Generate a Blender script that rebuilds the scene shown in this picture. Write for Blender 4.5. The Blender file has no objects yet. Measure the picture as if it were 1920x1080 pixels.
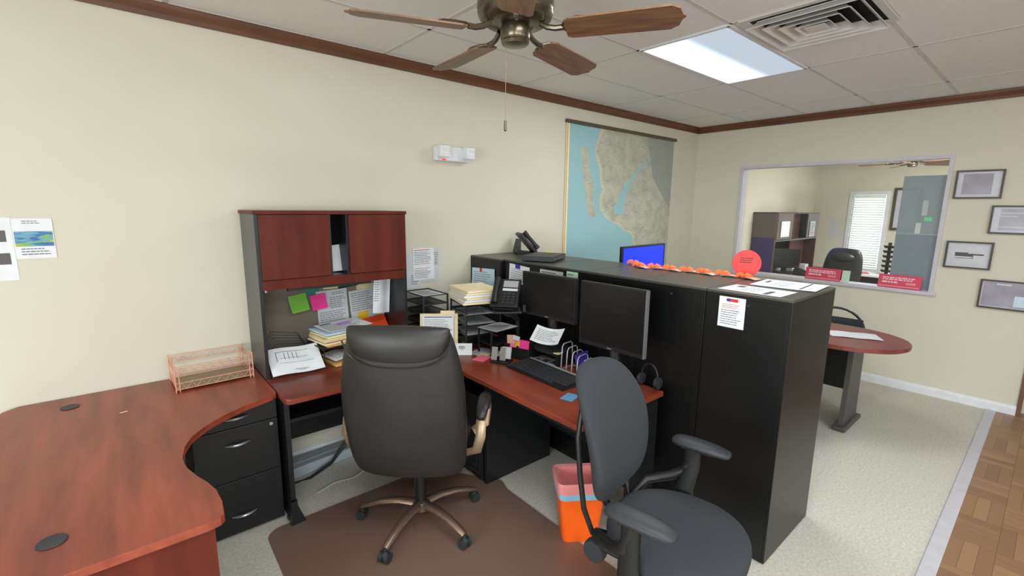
import bpy, bmesh, math, random
from mathutils import Vector, Matrix, Euler
random.seed(7)
S = bpy.context.scene
COL = S.collection
R = math.radians
PI = math.pi

# ---------------------------------------------------------------- materials
def lin(c):
    return tuple(((v/255)/12.92 if v/255 <= .04045 else ((v/255+.055)/1.055)**2.4) for v in c)

def pm(name, rgb, rough=.5, metal=0., noise=None, bump=None, spec=None, emit=None, alpha=None, coat=None):
    """noise=(scale, amount, (sx,sy,sz)) mottles the colour; bump=(scale, strength)"""
    m = bpy.data.materials.new(name); m.use_nodes = True
    nt = m.node_tree; b = nt.nodes['Principled BSDF']
    c = lin(rgb)
    b.inputs['Base Color'].default_value = (*c, 1)
    b.inputs['Roughness'].default_value = rough
    b.inputs['Metallic'].default_value = metal
    if spec is not None: b.inputs['Specular IOR Level'].default_value = spec
    if coat: b.inputs['Coat Weight'].default_value = coat; b.inputs['Coat Roughness'].default_value = .15
    if alpha is not None: b.inputs['Alpha'].default_value = alpha
    if emit:
        b.inputs['Emission Color'].default_value = (*lin(emit[0]), 1); b.inputs['Emission Strength'].default_value = emit[1]
    tc = nt.nodes.new('ShaderNodeTexCoord')
    if noise is None: noise = (14, .05, (1, 1, 1))
    mp = nt.nodes.new('ShaderNodeMapping'); mp.inputs['Scale'].default_value = noise[2]
    nt.links.new(tc.outputs['Object'], mp.inputs[0])
    nz = nt.nodes.new('ShaderNodeTexNoise'); nz.inputs['Scale'].default_value = noise[0]; nz.inputs['Detail'].default_value = 4
    nt.links.new(mp.outputs[0], nz.inputs[0])
    rp = nt.nodes.new('ShaderNodeValToRGB')
    a = noise[1]
    rp.color_ramp.elements[0].position = .3; rp.color_ramp.elements[1].position = .7
    rp.color_ramp.elements[0].color = (*[v*(1-a) for v in c], 1)
    rp.color_ramp.elements[1].color = (*[min(1, v*(1+a)) for v in c], 1)
    nt.links.new(nz.outputs[0], rp.inputs[0]); nt.links.new(rp.outputs[0], b.inputs['Base Color'])
    if bump:
        n2 = nt.nodes.new('ShaderNodeTexNoise'); n2.inputs['Scale'].default_value = bump[0]
        nt.links.new(tc.outputs['Object'], n2.inputs[0])
        bp = nt.nodes.new('ShaderNodeBump'); bp.inputs['Strength'].default_value = bump[1]; bp.inputs['Distance'].default_value = .003
        nt.links.new(n2.outputs[0], bp.inputs['Height']); nt.links.new(bp.outputs[0], b.inputs['Normal'])
    return m

def wood(name, dark, light, scale=(1, 12, 12), rough=.3, coat=0):
    m = pm(name, dark, rough, noise=(1.6, .1, scale), coat=coat)
    rp = [n for n in m.node_tree.nodes if n.type == 'VALTORGB'][0]
    rp.color_ramp.elements[0].color = (*lin(dark), 1); rp.color_ramp.elements[1].color = (*lin(light), 1)
    nz = [n for n in m.node_tree.nodes if n.type == 'TEX_NOISE'][0]
    nz.inputs['Detail'].default_value = 8; nz.inputs['Roughness'].default_value = .6
    return m

M = {}
M['wall'] = pm('wall_paint', (210, 206, 190), .85, noise=(3, .015, (1, 1, 1)), bump=(220, .05))
M['ceil'] = pm('ceiling_tile', (226, 225, 224), .95, noise=(60, .03, (1, 1, 1)))
M['tbar'] = pm('ceiling_grid', (204, 202, 200), .7)
M['trim'] = wood('trim_wood', (84, 50, 28), (108, 66, 38), (2, 2, 12), .45)
M['whitetrim'] = pm('white_trim', (222, 224, 230), .45)
M['greytrim'] = pm('grey_frame', (196, 194, 202), .5)
M['desk'] = wood('cherry_laminate', (114, 49, 34), (159, 75, 51), (9, 1.2, 9), .32)
M['deskx'] = wood('cherry_laminate_across', (94, 40, 29), (132, 60, 43), (1.2, 9, 9), .32)
M['door'] = wood('cherry_door', (78, 28, 20), (102, 42, 29), (7, 7, .9), .42)
M['door'].node_tree.nodes['Principled BSDF'].inputs['Specular IOR Level'].default_value = .2
M['black'] = pm('black_laminate', (24, 26, 29), .38)
M['greylam'] = pm('grey_laminate', (74, 76, 76), .35)
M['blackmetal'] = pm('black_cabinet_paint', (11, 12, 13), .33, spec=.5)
M['cabtop'] = pm('cabinet_top_reflection_tint', (66, 66, 60), .36, spec=.6)  # black tops lightened in the colour to imitate the wall reflected there
M['gap'] = pm('dark_inside', (8, 8, 9), .9)
M['plastic'] = pm('black_plastic', (24, 25, 27), .45)
M['plastic2'] = pm('charcoal_plastic', (44, 47, 52), .5)
M['screen'] = pm('dark_screen', (20, 19, 21), .28)
M['leather'] = pm('dark_brown_leather', (40, 38, 38), .42, noise=(40, .1, (1, 1, 1)), bump=(260, .12))
M['piping'] = pm('leather_piping', (34, 31, 30), .4)
M['bronze'] = pm('bronze_metal', (150, 128, 112), .35, .75)
M['armgold'] = pm('champagne_metal', (172, 150, 124), .35, .6)
M['fabric'] = pm('grey_fabric', (51, 54, 60), .95, noise=(300, .12, (1, 1, 1)), bump=(500, .2))
M['rubber'] = pm('dark_rubber', (40, 46, 48), .6)
M['mat'] = pm('brown_vinyl_mat', (124, 100, 88), .36, noise=(1.2, .05, (1, 1, 1)))
M['orange'] = pm('orange_plastic', (252, 100, 22), .4)
M['bag'] = pm('pink_bin_liner', (238, 150, 150), .4, bump=(60, .6))
M['bagblue'] = pm('blue_liner_band', (150, 205, 235), .4)
M['paper'] = pm('white_paper', (226, 230, 236), .8)
M['paper2'] = pm('grey_white_paper', (200, 203, 208), .8)
M['ink'] = pm('printed_ink', (84, 88, 100), .8)
M['inkred'] = pm('red_ink', (196, 96, 78), .8)
M['manila'] = pm('manila_card', (236, 222, 184), .8)
M['tan'] = pm('tan_card', (206, 160, 92), .8)
M['pink'] = pm('pink_note', (238, 60, 150), .8)
M['hotpink'] = pm('pale_pink_note', (246, 120, 150), .8)
M['green'] = pm('green_note', (126, 196, 70), .8)
M['teal'] = pm('teal_note', (50, 130, 110), .8)
M['yellow'] = pm('yellow_note', (224, 182, 36), .8)
M['cream'] = pm('cream_note', (216, 208, 150), .8)
M['purple'] = pm('purple_note', (190, 150, 220), .8)
M['bluecard'] = pm('blue_card', (96, 150, 196), .8)
M['red'] = pm('red_card', (206, 60, 44), .8)
M['orangef'] = pm('orange_folder', (246, 74, 20), .7)
M['mint'] = pm('mint_card', (190, 220, 196), .8)
M['violet'] = pm('purple_book', (50, 36, 130), .5)
M['chrome'] = pm('silver_metal', (200, 202, 206), .28, .85)
M['silver'] = pm('silver_paint', (176, 178, 184), .4, .4)
M['rose'] = pm('rose_gold_wire', (236, 176, 150), .35, .55)
M['rosesheet'] = pm('rose_gold_tray', (150, 132, 108), .45, .3)
M['board'] = pm('hutch_back_fabric', (122, 114, 102), .9, noise=(80, .06, (1, 1, 1)))
M['brass'] = pm('antique_brass', (104, 97, 82), .28, .85)
M['fanwood'] = wood('fan_blade_wood', (92, 62, 42), (140, 104, 72), (3, 30, 3), .45)
M['whiteplastic'] = pm('white_plastic', (222, 226, 230), .4)
M['lens'] = pm('clear_lens', (236, 238, 244), .15)
M['sign'] = pm('red_sign', (206, 66, 92), .5)
M['signframe'] = pm('sign_pale_edge', (226, 130, 146), .5)
M['signwhite'] = pm('sign_lettering', (238, 196, 204), .6)
M['reddisc'] = pm('red_disc', (240, 66, 66), .5)
M['flagorange'] = pm('orange_ribbon', (252, 118, 66), .7)
M['tagpink'] = pm('pale_tag', (226, 176, 160), .7)
M['picframe'] = pm('dark_picture_frame', (62, 52, 44), .4)
M['photo'] = pm('photo_grey', (150, 146, 160), .25, noise=(5, .22, (1, 1, 1)))
M['photomat'] = pm('photo_mat', (196, 196, 206), .3)
M['mahog'] = wood('dark_mahogany', (58, 30, 28), (84, 46, 42), (8, 8, 1), .4)
M['mahogpanel'] = pm('grey_brown_panel', (94, 80, 74), .4)
M['purplecloth'] = pm('purple_cloth', (62, 46, 98), .9)
M['tabletop'] = wood('reddish_table_top', (112, 54, 50), (140, 74, 66), (1, 8, 8), .3)
M['leg'] = pm('grey_leg_panel', (78, 74, 74), .45)
M['greytrim2'] = pm('dark_silver_trim', (120, 120, 124), .4, .3)
M['blind'] = pm('white_blind_slat', (240, 244, 240), .6)
M['carpetdirt'] = pm('paper_scrap', (240, 214, 180), .8)
M['highlighter'] = pm('yellow_green_marker', (196, 206, 60), .5)
M['bluetape'] = pm('blue_magnet', (52, 50, 170), .5)
M['tintblue'] = pm('pale_blue_sheet', (196, 218, 236), .8)
M['floorbag'] = pm('pale_blue_floor_box', (164, 176, 184), .6)
M['cable'] = pm('black_cable', (22, 22, 24), .5)
M['whitecable'] = pm('pale_cable', (190, 190, 184), .5)
M['doorwood'] = wood('brown_door_wood', (100, 66, 50), (122, 84, 64), (8, 8, 1), .5)
M['mapframe'] = pm('map_rail', (86, 74, 56), .5)
M['ledred'] = pm('red_indicator', (255, 60, 60), .4, emit=((255, 50, 50), .6))

def mat_carpet():
    m = pm('beige_carpet', (202, 199, 189), .98, noise=(70, .14, (1, 1, 1)), bump=(400, .4))
    return m
M['carpet'] = mat_carpet()

def mat_parquet():
    m = bpy.data.materials.new('parquet_blocks'); m.use_nodes = True
    nt = m.node_tree; b = nt.nodes['Principled BSDF']; b.inputs['Roughness'].default_value = .38
    L = nt.links.new
    tc = nt.nodes.new('ShaderNodeTexCoord')
    outs = []
    for ang in (0, PI/2):
        mp = nt.nodes.new('ShaderNodeMapping'); mp.inputs['Rotation'].default_value = (0, 0, ang)
        L(tc.outputs['Object'], mp.inputs[0])
        br = nt.nodes.new('ShaderNodeTexBrick'); br.offset = 0; br.inputs['Scale'].default_value = 1
        br.inputs['Brick Width'].default_value = .3; br.inputs['Row Height'].default_value = .06
        br.inputs['Mortar Size'].default_value = .0012
        br.inputs['Color1'].default_value = (*lin((134, 100, 74)), 1); br.inputs['Color2'].default_value = (*lin((158, 122, 88)), 1)
        br.inputs['Mortar'].default_value = (*lin((104, 78, 56)), 1)
        L(mp.outputs[0], br.inputs[0]); outs.append(br)
    ck = nt.nodes.new('ShaderNodeTexChecker'); ck.inputs['Scale'].default_value = 1/.3
    L(tc.outputs['Object'], ck.inputs[0])
    mx = nt.nodes.new('ShaderNodeMixRGB'); L(ck.outputs['Fac'], mx.inputs[0]); L(outs[0].outputs[0], mx.inputs[1]); L(outs[1].outputs[0], mx.inputs[2])
    L(mx.outputs[0], b.inputs['Base Color'])
    return m
M['parquet'] = mat_parquet()

def mat_map():
    """pale terrain map: blue water to the west, an inlet, broken land; object space x 0..1.82, z 0..1.3"""
    m = bpy.data.materials.new('terrain_map'); m.use_nodes = True
    nt = m.node_tree; b = nt.nodes['Principled BSDF']; b.inputs['Roughness'].default_value = .6
    L = nt.links.new
    tc = nt.nodes.new('ShaderNodeTexCoord'); sp = nt.nodes.new('ShaderNodeSeparateXYZ'); mp = nt.nodes.new('ShaderNodeMapping'); mp.inputs['Location'].default_value = (0, 0, -.24); L(tc.outputs['Object'], mp.inputs[0]); L(mp.outputs[0], sp.inputs[0])
    nz = nt.nodes.new('ShaderNodeTexNoise'); nz.inputs['Scale'].default_value = 5; nz.inputs['Detail'].default_value = 6; L(tc.outputs['Object'], nz.inputs[0])
    def math_(op, a, c):
        n = nt.nodes.new('ShaderNodeMath'); n.operation = op
        for i, v in enumerate((a, c)):
            if isinstance(v, (int, float)): n.inputs[i].default_value = v
            else: L(v, n.inputs[i])
        return n.outputs[0]
    # shore x as a function of height
    cv = nt.nodes.new('ShaderNodeFloatCurve')
    zn = math_('DIVIDE', sp.outputs['Z'], 1.32); L(zn, cv.inputs['Value'])
    c = cv.mapping.curves[0]
    pts = [(0, .62), (.12, .60), (.25, .45), (.33, .30), (.45, .27), (.6, .27), (.8, .22), (1, .24)]
    while len(c.points) < len(pts): c.points.new(.5, .5)
    for p, q in zip(c.points, pts): p.location = q
    cv.mapping.update()
    shore = math_('MULTIPLY', cv.outputs[0], 1.82)
    wob = math_('MULTIPLY', math_('SUBTRACT', nz.outputs[0], .5), .28)
    land = math_('GREATER_THAN', math_('ADD', sp.outputs['X'], wob), shore)
    # barrier strip of land in the water
    lx = math_('ADD', math_('MULTIPLY', sp.outputs['Z'], -.22), .46)
    d = math_('ABSOLUTE', math_('SUBTRACT', math_('ADD', sp.outputs['X'], math_('MULTIPLY', wob, .5)), lx), 0)
    strip = math_('MULTIPLY', math_('LESS_THAN', d, .055), math_('MULTIPLY', math_('GREATER_THAN', sp.outputs['Z'], .42), math_('LESS_THAN', sp.outputs['Z'], 1.1)))
    land2 = math_('MAXIMUM', land, strip)
    # inlet: band of water climbing right
    ix = math_('ADD', math_('MULTIPLY', math_('POWER', math_('MAXIMUM', math_('SUBTRACT', sp.outputs['Z'], .5), 0.0001), 1.8), 1.5), .82)
    di = math_('ABSOLUTE', math_('SUBTRACT', math_('ADD', sp.outputs['X'], math_('MULTIPLY', wob, .25)), ix), 0)
    wid = math_('MULTIPLY', math_('SUBTRACT', 1.12, sp.outputs['Z']), .13)
    inlet = math_('MULTIPLY', math_('LESS_THAN', di, wid), math_('GREATER_THAN', sp.outputs['Z'], .45))
    land3 = math_('MULTIPLY', land2, math_('SUBTRACT', 1, inlet))
    n2 = nt.nodes.new('ShaderNodeTexNoise'); n2.inputs['Scale'].default_value = 9; n2.inputs['Detail'].default_value = 5; L(tc.outputs['Object'], n2.inputs[0])
    rp = nt.nodes.new('ShaderNodeValToRGB'); L(n2.outputs[0], rp.inputs[0])
    e = rp.color_ramp.elements; e[0].position = .33; e[1].position = .62
    e[0].color = (*lin((166, 168, 154)), 1); e[1].color = (*lin((188, 188, 170)), 1)
    # greyer upland in the east
    gx = math_('MULTIPLY', math_('GREATER_THAN', math_('ADD', sp.outputs['X'], math_('MULTIPLY', sp.outputs['Z'], .35)), 1.72), math_('GREATER_THAN', math_('SUBTRACT', sp.outputs['Z'], math_('MULTIPLY', math_('SUBTRACT', 1.82, sp.outputs['X']), .9)), .5))
    mg = nt.nodes.new('ShaderNodeMixRGB'); L(math_('MULTIPLY', gx, .8), mg.inputs[0]); L(rp.outputs[0], mg.inputs[1]); mg.inputs[2].default_value = (*lin((148, 156, 148)), 1)
    mx = nt.nodes.new('ShaderNodeMixRGB'); L(land3, mx.inputs[0])
    mx.inputs[1].default_value = (*lin((148, 190, 198)), 1); L(mg.outputs[0], mx.inputs[2])
    fr = math_('SUBTRACT', math_('GREATER_THAN', math_('ADD', sp.outputs['X'], wob), shore), math_('GREATER_THAN', math_('ADD', sp.outputs['X'], wob), math_('ADD', shore, .05)))
    m3 = nt.nodes.new('ShaderNodeMixRGB'); L(math_('MULTIPLY', math_('MULTIPLY', fr, land3), .7), m3.inputs[0]); L(mx.outputs[0], m3.inputs[1]); m3.inputs[2].default_value = (*lin((206, 200, 172)), 1)
    n4 = nt.nodes.new('ShaderNodeTexNoise'); n4.inputs['Scale'].default_value = 38; n4.inputs['Detail'].default_value = 2
    m4p = nt.nodes.new('ShaderNodeMapping'); m4p.inputs['Scale'].default_value = (.45, 1, 1.6); L(tc.outputs['Object'], m4p.inputs[0]); L(m4p.outputs[0], n4.inputs[0])
    sk = math_('MULTIPLY', math_('GREATER_THAN', n4.outputs[0], .66), math_('ADD', math_('MULTIPLY', land3, .4), .08))
    m4 = nt.nodes.new('ShaderNodeMixRGB'); L(sk, m4.inputs[0]); L(m3.outputs[0], m4.inputs[1]); m4.inputs[2].default_value = (*lin((116, 124, 120)), 1)
    L(m4.outputs[0], b.inputs['Base Color'])
    return m
M['map'] = mat_map()

def mat_landscape():
    m = pm('landscape_print', (120, 170, 90), .7)
    nt = m.node_tree
    mp = [n for n in nt.nodes if n.type == 'MAPPING'][0]; mp.inputs['Scale'].default_value = (2.5, 13, 1); mp.inputs['Location'].default_value = (.3, .1, 0)
    nz = [n for n in nt.nodes if n.type == 'TEX_NOISE'][0]; nz.inputs['Scale'].default_value = 3; nz.inputs['Distortion'].default_value = 1.2
    r = [n for n in nt.nodes if n.type == 'VALTORGB'][0].color_ramp
    cols = [(.30, (58, 74, 70)), (.40, (70, 124, 178)), (.47, (120, 170, 190)), (.53, (110, 176, 80)), (.60, (150, 190, 70)), (.68, (214, 190, 70))]
    while len(r.elements) < len(cols): r.elements.new(.5)
    for e, (p, c) in zip(r.elements, cols): e.position = p; e.color = (*lin(c), 1)
    return m
M['landscape'] = mat_landscape()

def mat_glass(name, tint, alpha, rough=.02):
    m = bpy.data.materials.new(name); m.use_nodes = True
    nt = m.node_tree; nt.nodes.clear(); L = nt.links.new
    o = nt.nodes.new('ShaderNodeOutputMaterial')
    t = nt.nodes.new('ShaderNodeBsdfTransparent'); g = nt.nodes.new('ShaderNodeBsdfGlossy'); g.inputs['Roughness'].default_value = rough
    d = nt.nodes.new('ShaderNodeBsdfDiffuse'); d.inputs['Color'].default_value = (*lin(tint), 1)
    fr = nt.nodes.new('ShaderNodeFresnel'); fr.inputs[0].default_value = 1.25
    m1 = nt.nodes.new('ShaderNodeMixShader'); m1.inputs[0].default_value = alpha; L(t.outputs[0], m1.inputs[1]); L(d.outputs[0], m1.inputs[2])
    m2 = nt.nodes.new('ShaderNodeMixShader'); L(fr.outputs[0], m2.inputs[0]); L(m1.outputs[0], m2.inputs[1]); L(g.outputs[0], m2.inputs[2])
    L(m2.outputs[0], o.inputs[0])
    return m
M['glass'] = mat_glass('clear_glass', (230, 235, 235), .02)
M['frost'] = mat_glass('grey_frosted_glass', (150, 162, 168), .80, .1)
M['frost2'] = mat_glass('darker_grey_frosted_glass', (138, 150, 158), .86, .1)

def mat_emit(name, rgb, st):
    m = pm(name, rgb, .5, emit=(rgb, st)); return m
M['bluescreen'] = mat_emit('lit_blue_screen', (14, 44, 250), 1.0)
M['daylight'] = mat_emit('daylit_window_pane', (236, 250, 250), 1.5)

def mat_lamp():
    """prismatic panel over one working tube: brightest along the tube side (object y)"""
    m = bpy.data.materials.new('lit_lamp_panel'); m.use_nodes = True
    nt = m.node_tree; nt.nodes.clear(); L = nt.links.new
    o = nt.nodes.new('ShaderNodeOutputMaterial'); e = nt.nodes.new('ShaderNodeEmission')
    tc = nt.nodes.new('ShaderNodeTexCoord'); sp = nt.nodes.new('ShaderNodeSeparateXYZ'); L(tc.outputs['Object'], sp.inputs[0])
    mr = nt.nodes.new('ShaderNodeMapRange'); mr.inputs['From Min'].default_value = -.06; mr.inputs['From Max'].default_value = .12
    mr.inputs['To Min'].default_value = .72; mr.inputs['To Max'].default_value = 3.2; mr.interpolation_type = 'SMOOTHSTEP'
    L(sp.outputs['Y'], mr.inputs[0]); L(mr.outputs[0], e.inputs['Strength'])
    e.inputs['Color'].default_value = (*lin((222, 236, 250)), 1)
    L(e.outputs[0], o.inputs[0]); return m
M['lamp'] = mat_lamp()

# ---------------------------------------------------------------- mesh builder
class MB:
    def __init__(s): s.bm = bmesh.new()
    def _tag(s, geom, mi):
        for f in geom: f.material_index = mi
    def box(s, c, d, rot=None, bev=0, mi=0, seg=2):
        r = bmesh.ops.create_cube(s.bm, size=1)
        vs = r['verts']
        mat = Matrix.Translation(c) @ (Euler(rot).to_matrix().to_4x4() if rot else Matrix.Identity(4)) @ Matrix.Diagonal((*d, 1))
        bmesh.ops.transform(s.bm, matrix=mat, verts=vs)
        fs = set(f for v in vs for f in v.link_faces)
        s._tag(fs, mi)
        if bev:
            es = list(set(e for v in vs for e in v.link_edges))
            q = bmesh.ops.bevel(s.bm, geom=es, offset=bev, segments=seg, affect='EDGES', profile=.6)
            s._tag(q['faces'], mi)
        return s
    def b(s, x0, x1, y0, y1, z0, z1, bev=0, mi=0):
        return s.box(((x0+x1)/2, (y0+y1)/2, (z0+z1)/2), (abs(x1-x0), abs(y1-y0), abs(z1-z0)), bev=bev, mi=mi)
    def ring(s, pts): return [s.bm.verts.new(p) for p in pts]
    def skin(s, rings, closed=True, caps=True, mi=0):
        vs = [s.ring(r) for r in rings]
        n = len(vs[0])
        for a, c in zip(vs, vs[1:]):
            for i in range(n if closed else n-1):
                j = (i+1) % n
                try: s.bm.faces.new((a[i], a[j], c[j], c[i])).material_index = mi
                except ValueError: pass
        if caps:
            for r_, rev in ((vs[0], True), (vs[-1], False)):
                try: s.bm.faces.new(list(reversed(r_)) if rev else r_).material_index = mi
                except ValueError: pass
        return s
    def cyl(s, p0, p1, r0, r1=None, n=16, mi=0):
        r1 = r0 if r1 is None else r1
        p0, p1 = Vector(p0), Vector(p1); d = (p1-p0).normalized()
        u = d.orthogonal().normalized(); w = d.cross(u)
        return s.skin([[p+(u*math.cos(t)+w*math.sin(t))*r for t in [2*PI*i/n for i in range(n)]] for p, r in ((p0, r0), (p1, r1))], mi=mi)
    def tube(s, pts, r, n=8, mi=0, flat=1.0, up=None):
        pts = [Vector(p) for p in pts]; rings = []; prev = None
        rs = r if isinstance(r, (list, tuple)) else [r]*len(pts)
        for i, p in enumerate(pts):
            d = (pts[min(i+1, len(pts)-1)]-pts[max(i-1, 0)]).normalized()
            if up is not None: u = d.cross(Vector(up)).normalized()
            elif prev is None: u = d.orthogonal().normalized()
            else: u = (prev-d*prev.dot(d)).normalized()
            prev = u; w = d.cross(u)
            rings.append([p+(u*math.cos(t)+w*math.sin(t)*flat)*rs[i] for t in [2*PI*k/n for k in range(n)]])
        return s.skin(rings, mi=mi)
    def lathe(s, prof, c=(0, 0, 0), n=24, mi=0):
        c = Vector(c)
        return s.skin([[c+Vector((r*math.cos(t), r*math.sin(t), z)) for t in [2*PI*k/n for k in range(n)]] for r, z in prof], mi=mi)
    def prism(s, out, z0, z1, bev=0, mi=0):
        b0 = len(s.bm.faces)
        v0 = s.ring([(x, y, z0) for x, y in out]); v1 = s.ring([(x, y, z1) for x, y in out])
        n = len(out); fs = [s.bm.faces.new(list(reversed(v0))), s.bm.faces.new(v1)]
        for i in range(n):
            j = (i+1) % n; fs.append(s.bm.faces.new((v0[i], v0[j], v1[j], v1[i])))
        s._tag(fs, mi)
        if bev:
            es = list(fs[0].edges)+list(fs[1].edges)
            q = bmesh.ops.bevel(s.bm, geom=es, offset=bev, segments=2, affect='EDGES', profile=.6); s._tag(q['faces'], mi)
        return s
    def prism_axis(s, out, a0, a1, axis='y', mi=0):
        """outline extruded along x or y: out are (x,z) for axis y, (y,z) for axis x"""
        f = (lambda p, a: (p[0], a, p[1])) if axis == 'y' else (lambda p, a: (a, p[0], p[1]))
        return s.skin([[f(p, a0) for p in out], [f(p, a1) for p in out]], mi=mi)
    def sheet(s, fn, nu=8, nv=8, th=.0006, mi=0):
        for off, rev in ((0, False), (-th, True)):
            g = [[s.bm.verts.new(Vector(fn(i/nu, j/nv))+Vector((0, 0, off))) for i in range(nu+1)] for j in range(nv+1)]
            for j in range(nv):
                for i in range(nu):
                    q = (g[j][i], g[j][i+1], g[j+1][i+1], g[j+1][i])
                    s.bm.faces.new(tuple(reversed(q)) if rev else q).material_index = mi
        return s
    def marks(s, fn, rects, lift=.0007):
        for q, (u0, v0, u1, v1, mi) in enumerate(rects):
            if q < 14: lift += .00006
            n = max(1, int((u1-u0)/.12)); 
            for k in range(n):
                a, c = u0+(u1-u0)*k/n, u0+(u1-u0)*(k+1)/n
                s.bm.faces.new([s.bm.verts.new(Vector(fn(u, v))+Vector((0, 0, lift))) for u, v in ((a, v0), (c, v0), (c, v1), (a, v1))]).material_index = mi
        return s
    def ball(s, c, r, n=16, mi=0):
        q = bmesh.ops.create_uvsphere(s.bm, u_segments=n, v_segments=n//2+2, radius=1)
        r = r if isinstance(r, (tuple, list)) else (r, r, r)
        bmesh.ops.transform(s.bm, matrix=Matrix.Translation(c) @ Matrix.Diagonal((*r, 1)), verts=q['verts'])
        s._tag(set(f for v in q['verts'] for f in v.link_faces), mi)
        return s
    def build(s, name, mats, parent=None, smooth=False, loc=None, rot=None, sub=0, bevmod=0):
        bmesh.ops.recalc_face_normals(s.bm, faces=s.bm.faces[:])
        me = bpy.data.meshes.new(name); s.bm.to_mesh(me); s.bm.free()
        if not isinstance(mats, (list, tuple)): mats = [mats]
        for m in mats: me.materials.append(M[m] if isinstance(m, str) else m)
        o = bpy.data.objects.new(name, me); COL.objects.link(o)
        if smooth:
            for p in me.polygons: p.use_smooth = True
            if smooth != 'all':
                md = o.modifiers.new('e', 'EDGE_SPLIT'); md.split_angle = R(40)
        if sub:
            md = o.modifiers.new('s', 'SUBSURF'); md.levels = sub; md.render_levels = sub
        if parent: o.parent = parent
        if loc: o.location = loc
        if rot: o.rotation_euler = rot
        return o

def tag(o, label, cat, group=None):
    o['label'] = label; o['category'] = cat
    if group: o['group'] = group
    return o
def thing(name, label, cat, loc=(0, 0, 0), rz=0, group=None):
    o = bpy.data.objects.new(name, None); o.empty_display_size = .05; COL.objects.link(o)
    o.location = loc; o.rotation_euler = (0, 0, rz)
    return tag(o, label, cat, group)
def struct(o): o['kind'] = 'structure'; return o
def copy_tree(r, loc, rz=None, label=None, parent=None):
    c = r.copy(); COL.objects.link(c)
    if parent: c.parent = parent
    else:
        c.location = loc
        if rz is not None: c.rotation_euler = (0, 0, rz)
        if label: c['label'] = label
    for ch in list(r.children): copy_tree(ch, None, parent=c)
    return c
def arc(cx, cy, r, a0, a1, n): return [(cx+r*math.cos(R(a0+(a1-a0)*i/n)), cy+r*math.sin(R(a0+(a1-a0)*i/n))) for i in range(n+1)]
def rrect(x0, x1, y0, y1, r, n=5):
    return arc(x1-r, y1-r, r, 0, 90, n)+arc(x0+r, y1-r, r, 90, 180, n)+arc(x0+r, y0+r, r, 180, 270, n)+arc(x1-r, y0+r, r, 270, 360, n)
def words(u0, u1, v0, v1, rows, mi=1, fill=.55, ragged=.3, seed=0):
    rn = random.Random(seed); out = []
    hh = (v1-v0)/rows
    for k in range(rows):
        v = v1-(k+1)*hh+hh*(1-fill)/2; u = u0; end = u1-(u1-u0)*ragged*rn.random()
        while u < end-.01:
            w = min(rn.uniform(.04, .13), end-u); out.append((u, v, u+w, v+hh*fill, mi)); u += w+.018
    return out
def paper(name, label, cat, loc, rot, w, h, mats=('paper', 'ink'), marks=(), fn=None, group=None, th=.0006, parent=None, nu=8, nv=8):
    """a sheet in its own x,y plane (centre at origin), printed side up"""
    f0 = fn or (lambda u, v: 0)
    f = lambda u, v: ((u-.5)*w, (v-.5)*h, f0(u, v))
    mb = MB().sheet(f, nu, nv, th)
    mb.marks(f, marks)
    o = mb.build(name, list(mats), parent, loc=loc, rot=rot)
    if label: tag(o, label, cat, group)
    return o
ON_N = lambda tilt=0: (R(90), R(tilt), 0)      # hangs on the north wall, faces -y
NORTH, EAST, H = 3.173, 5.785, 2.743

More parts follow.
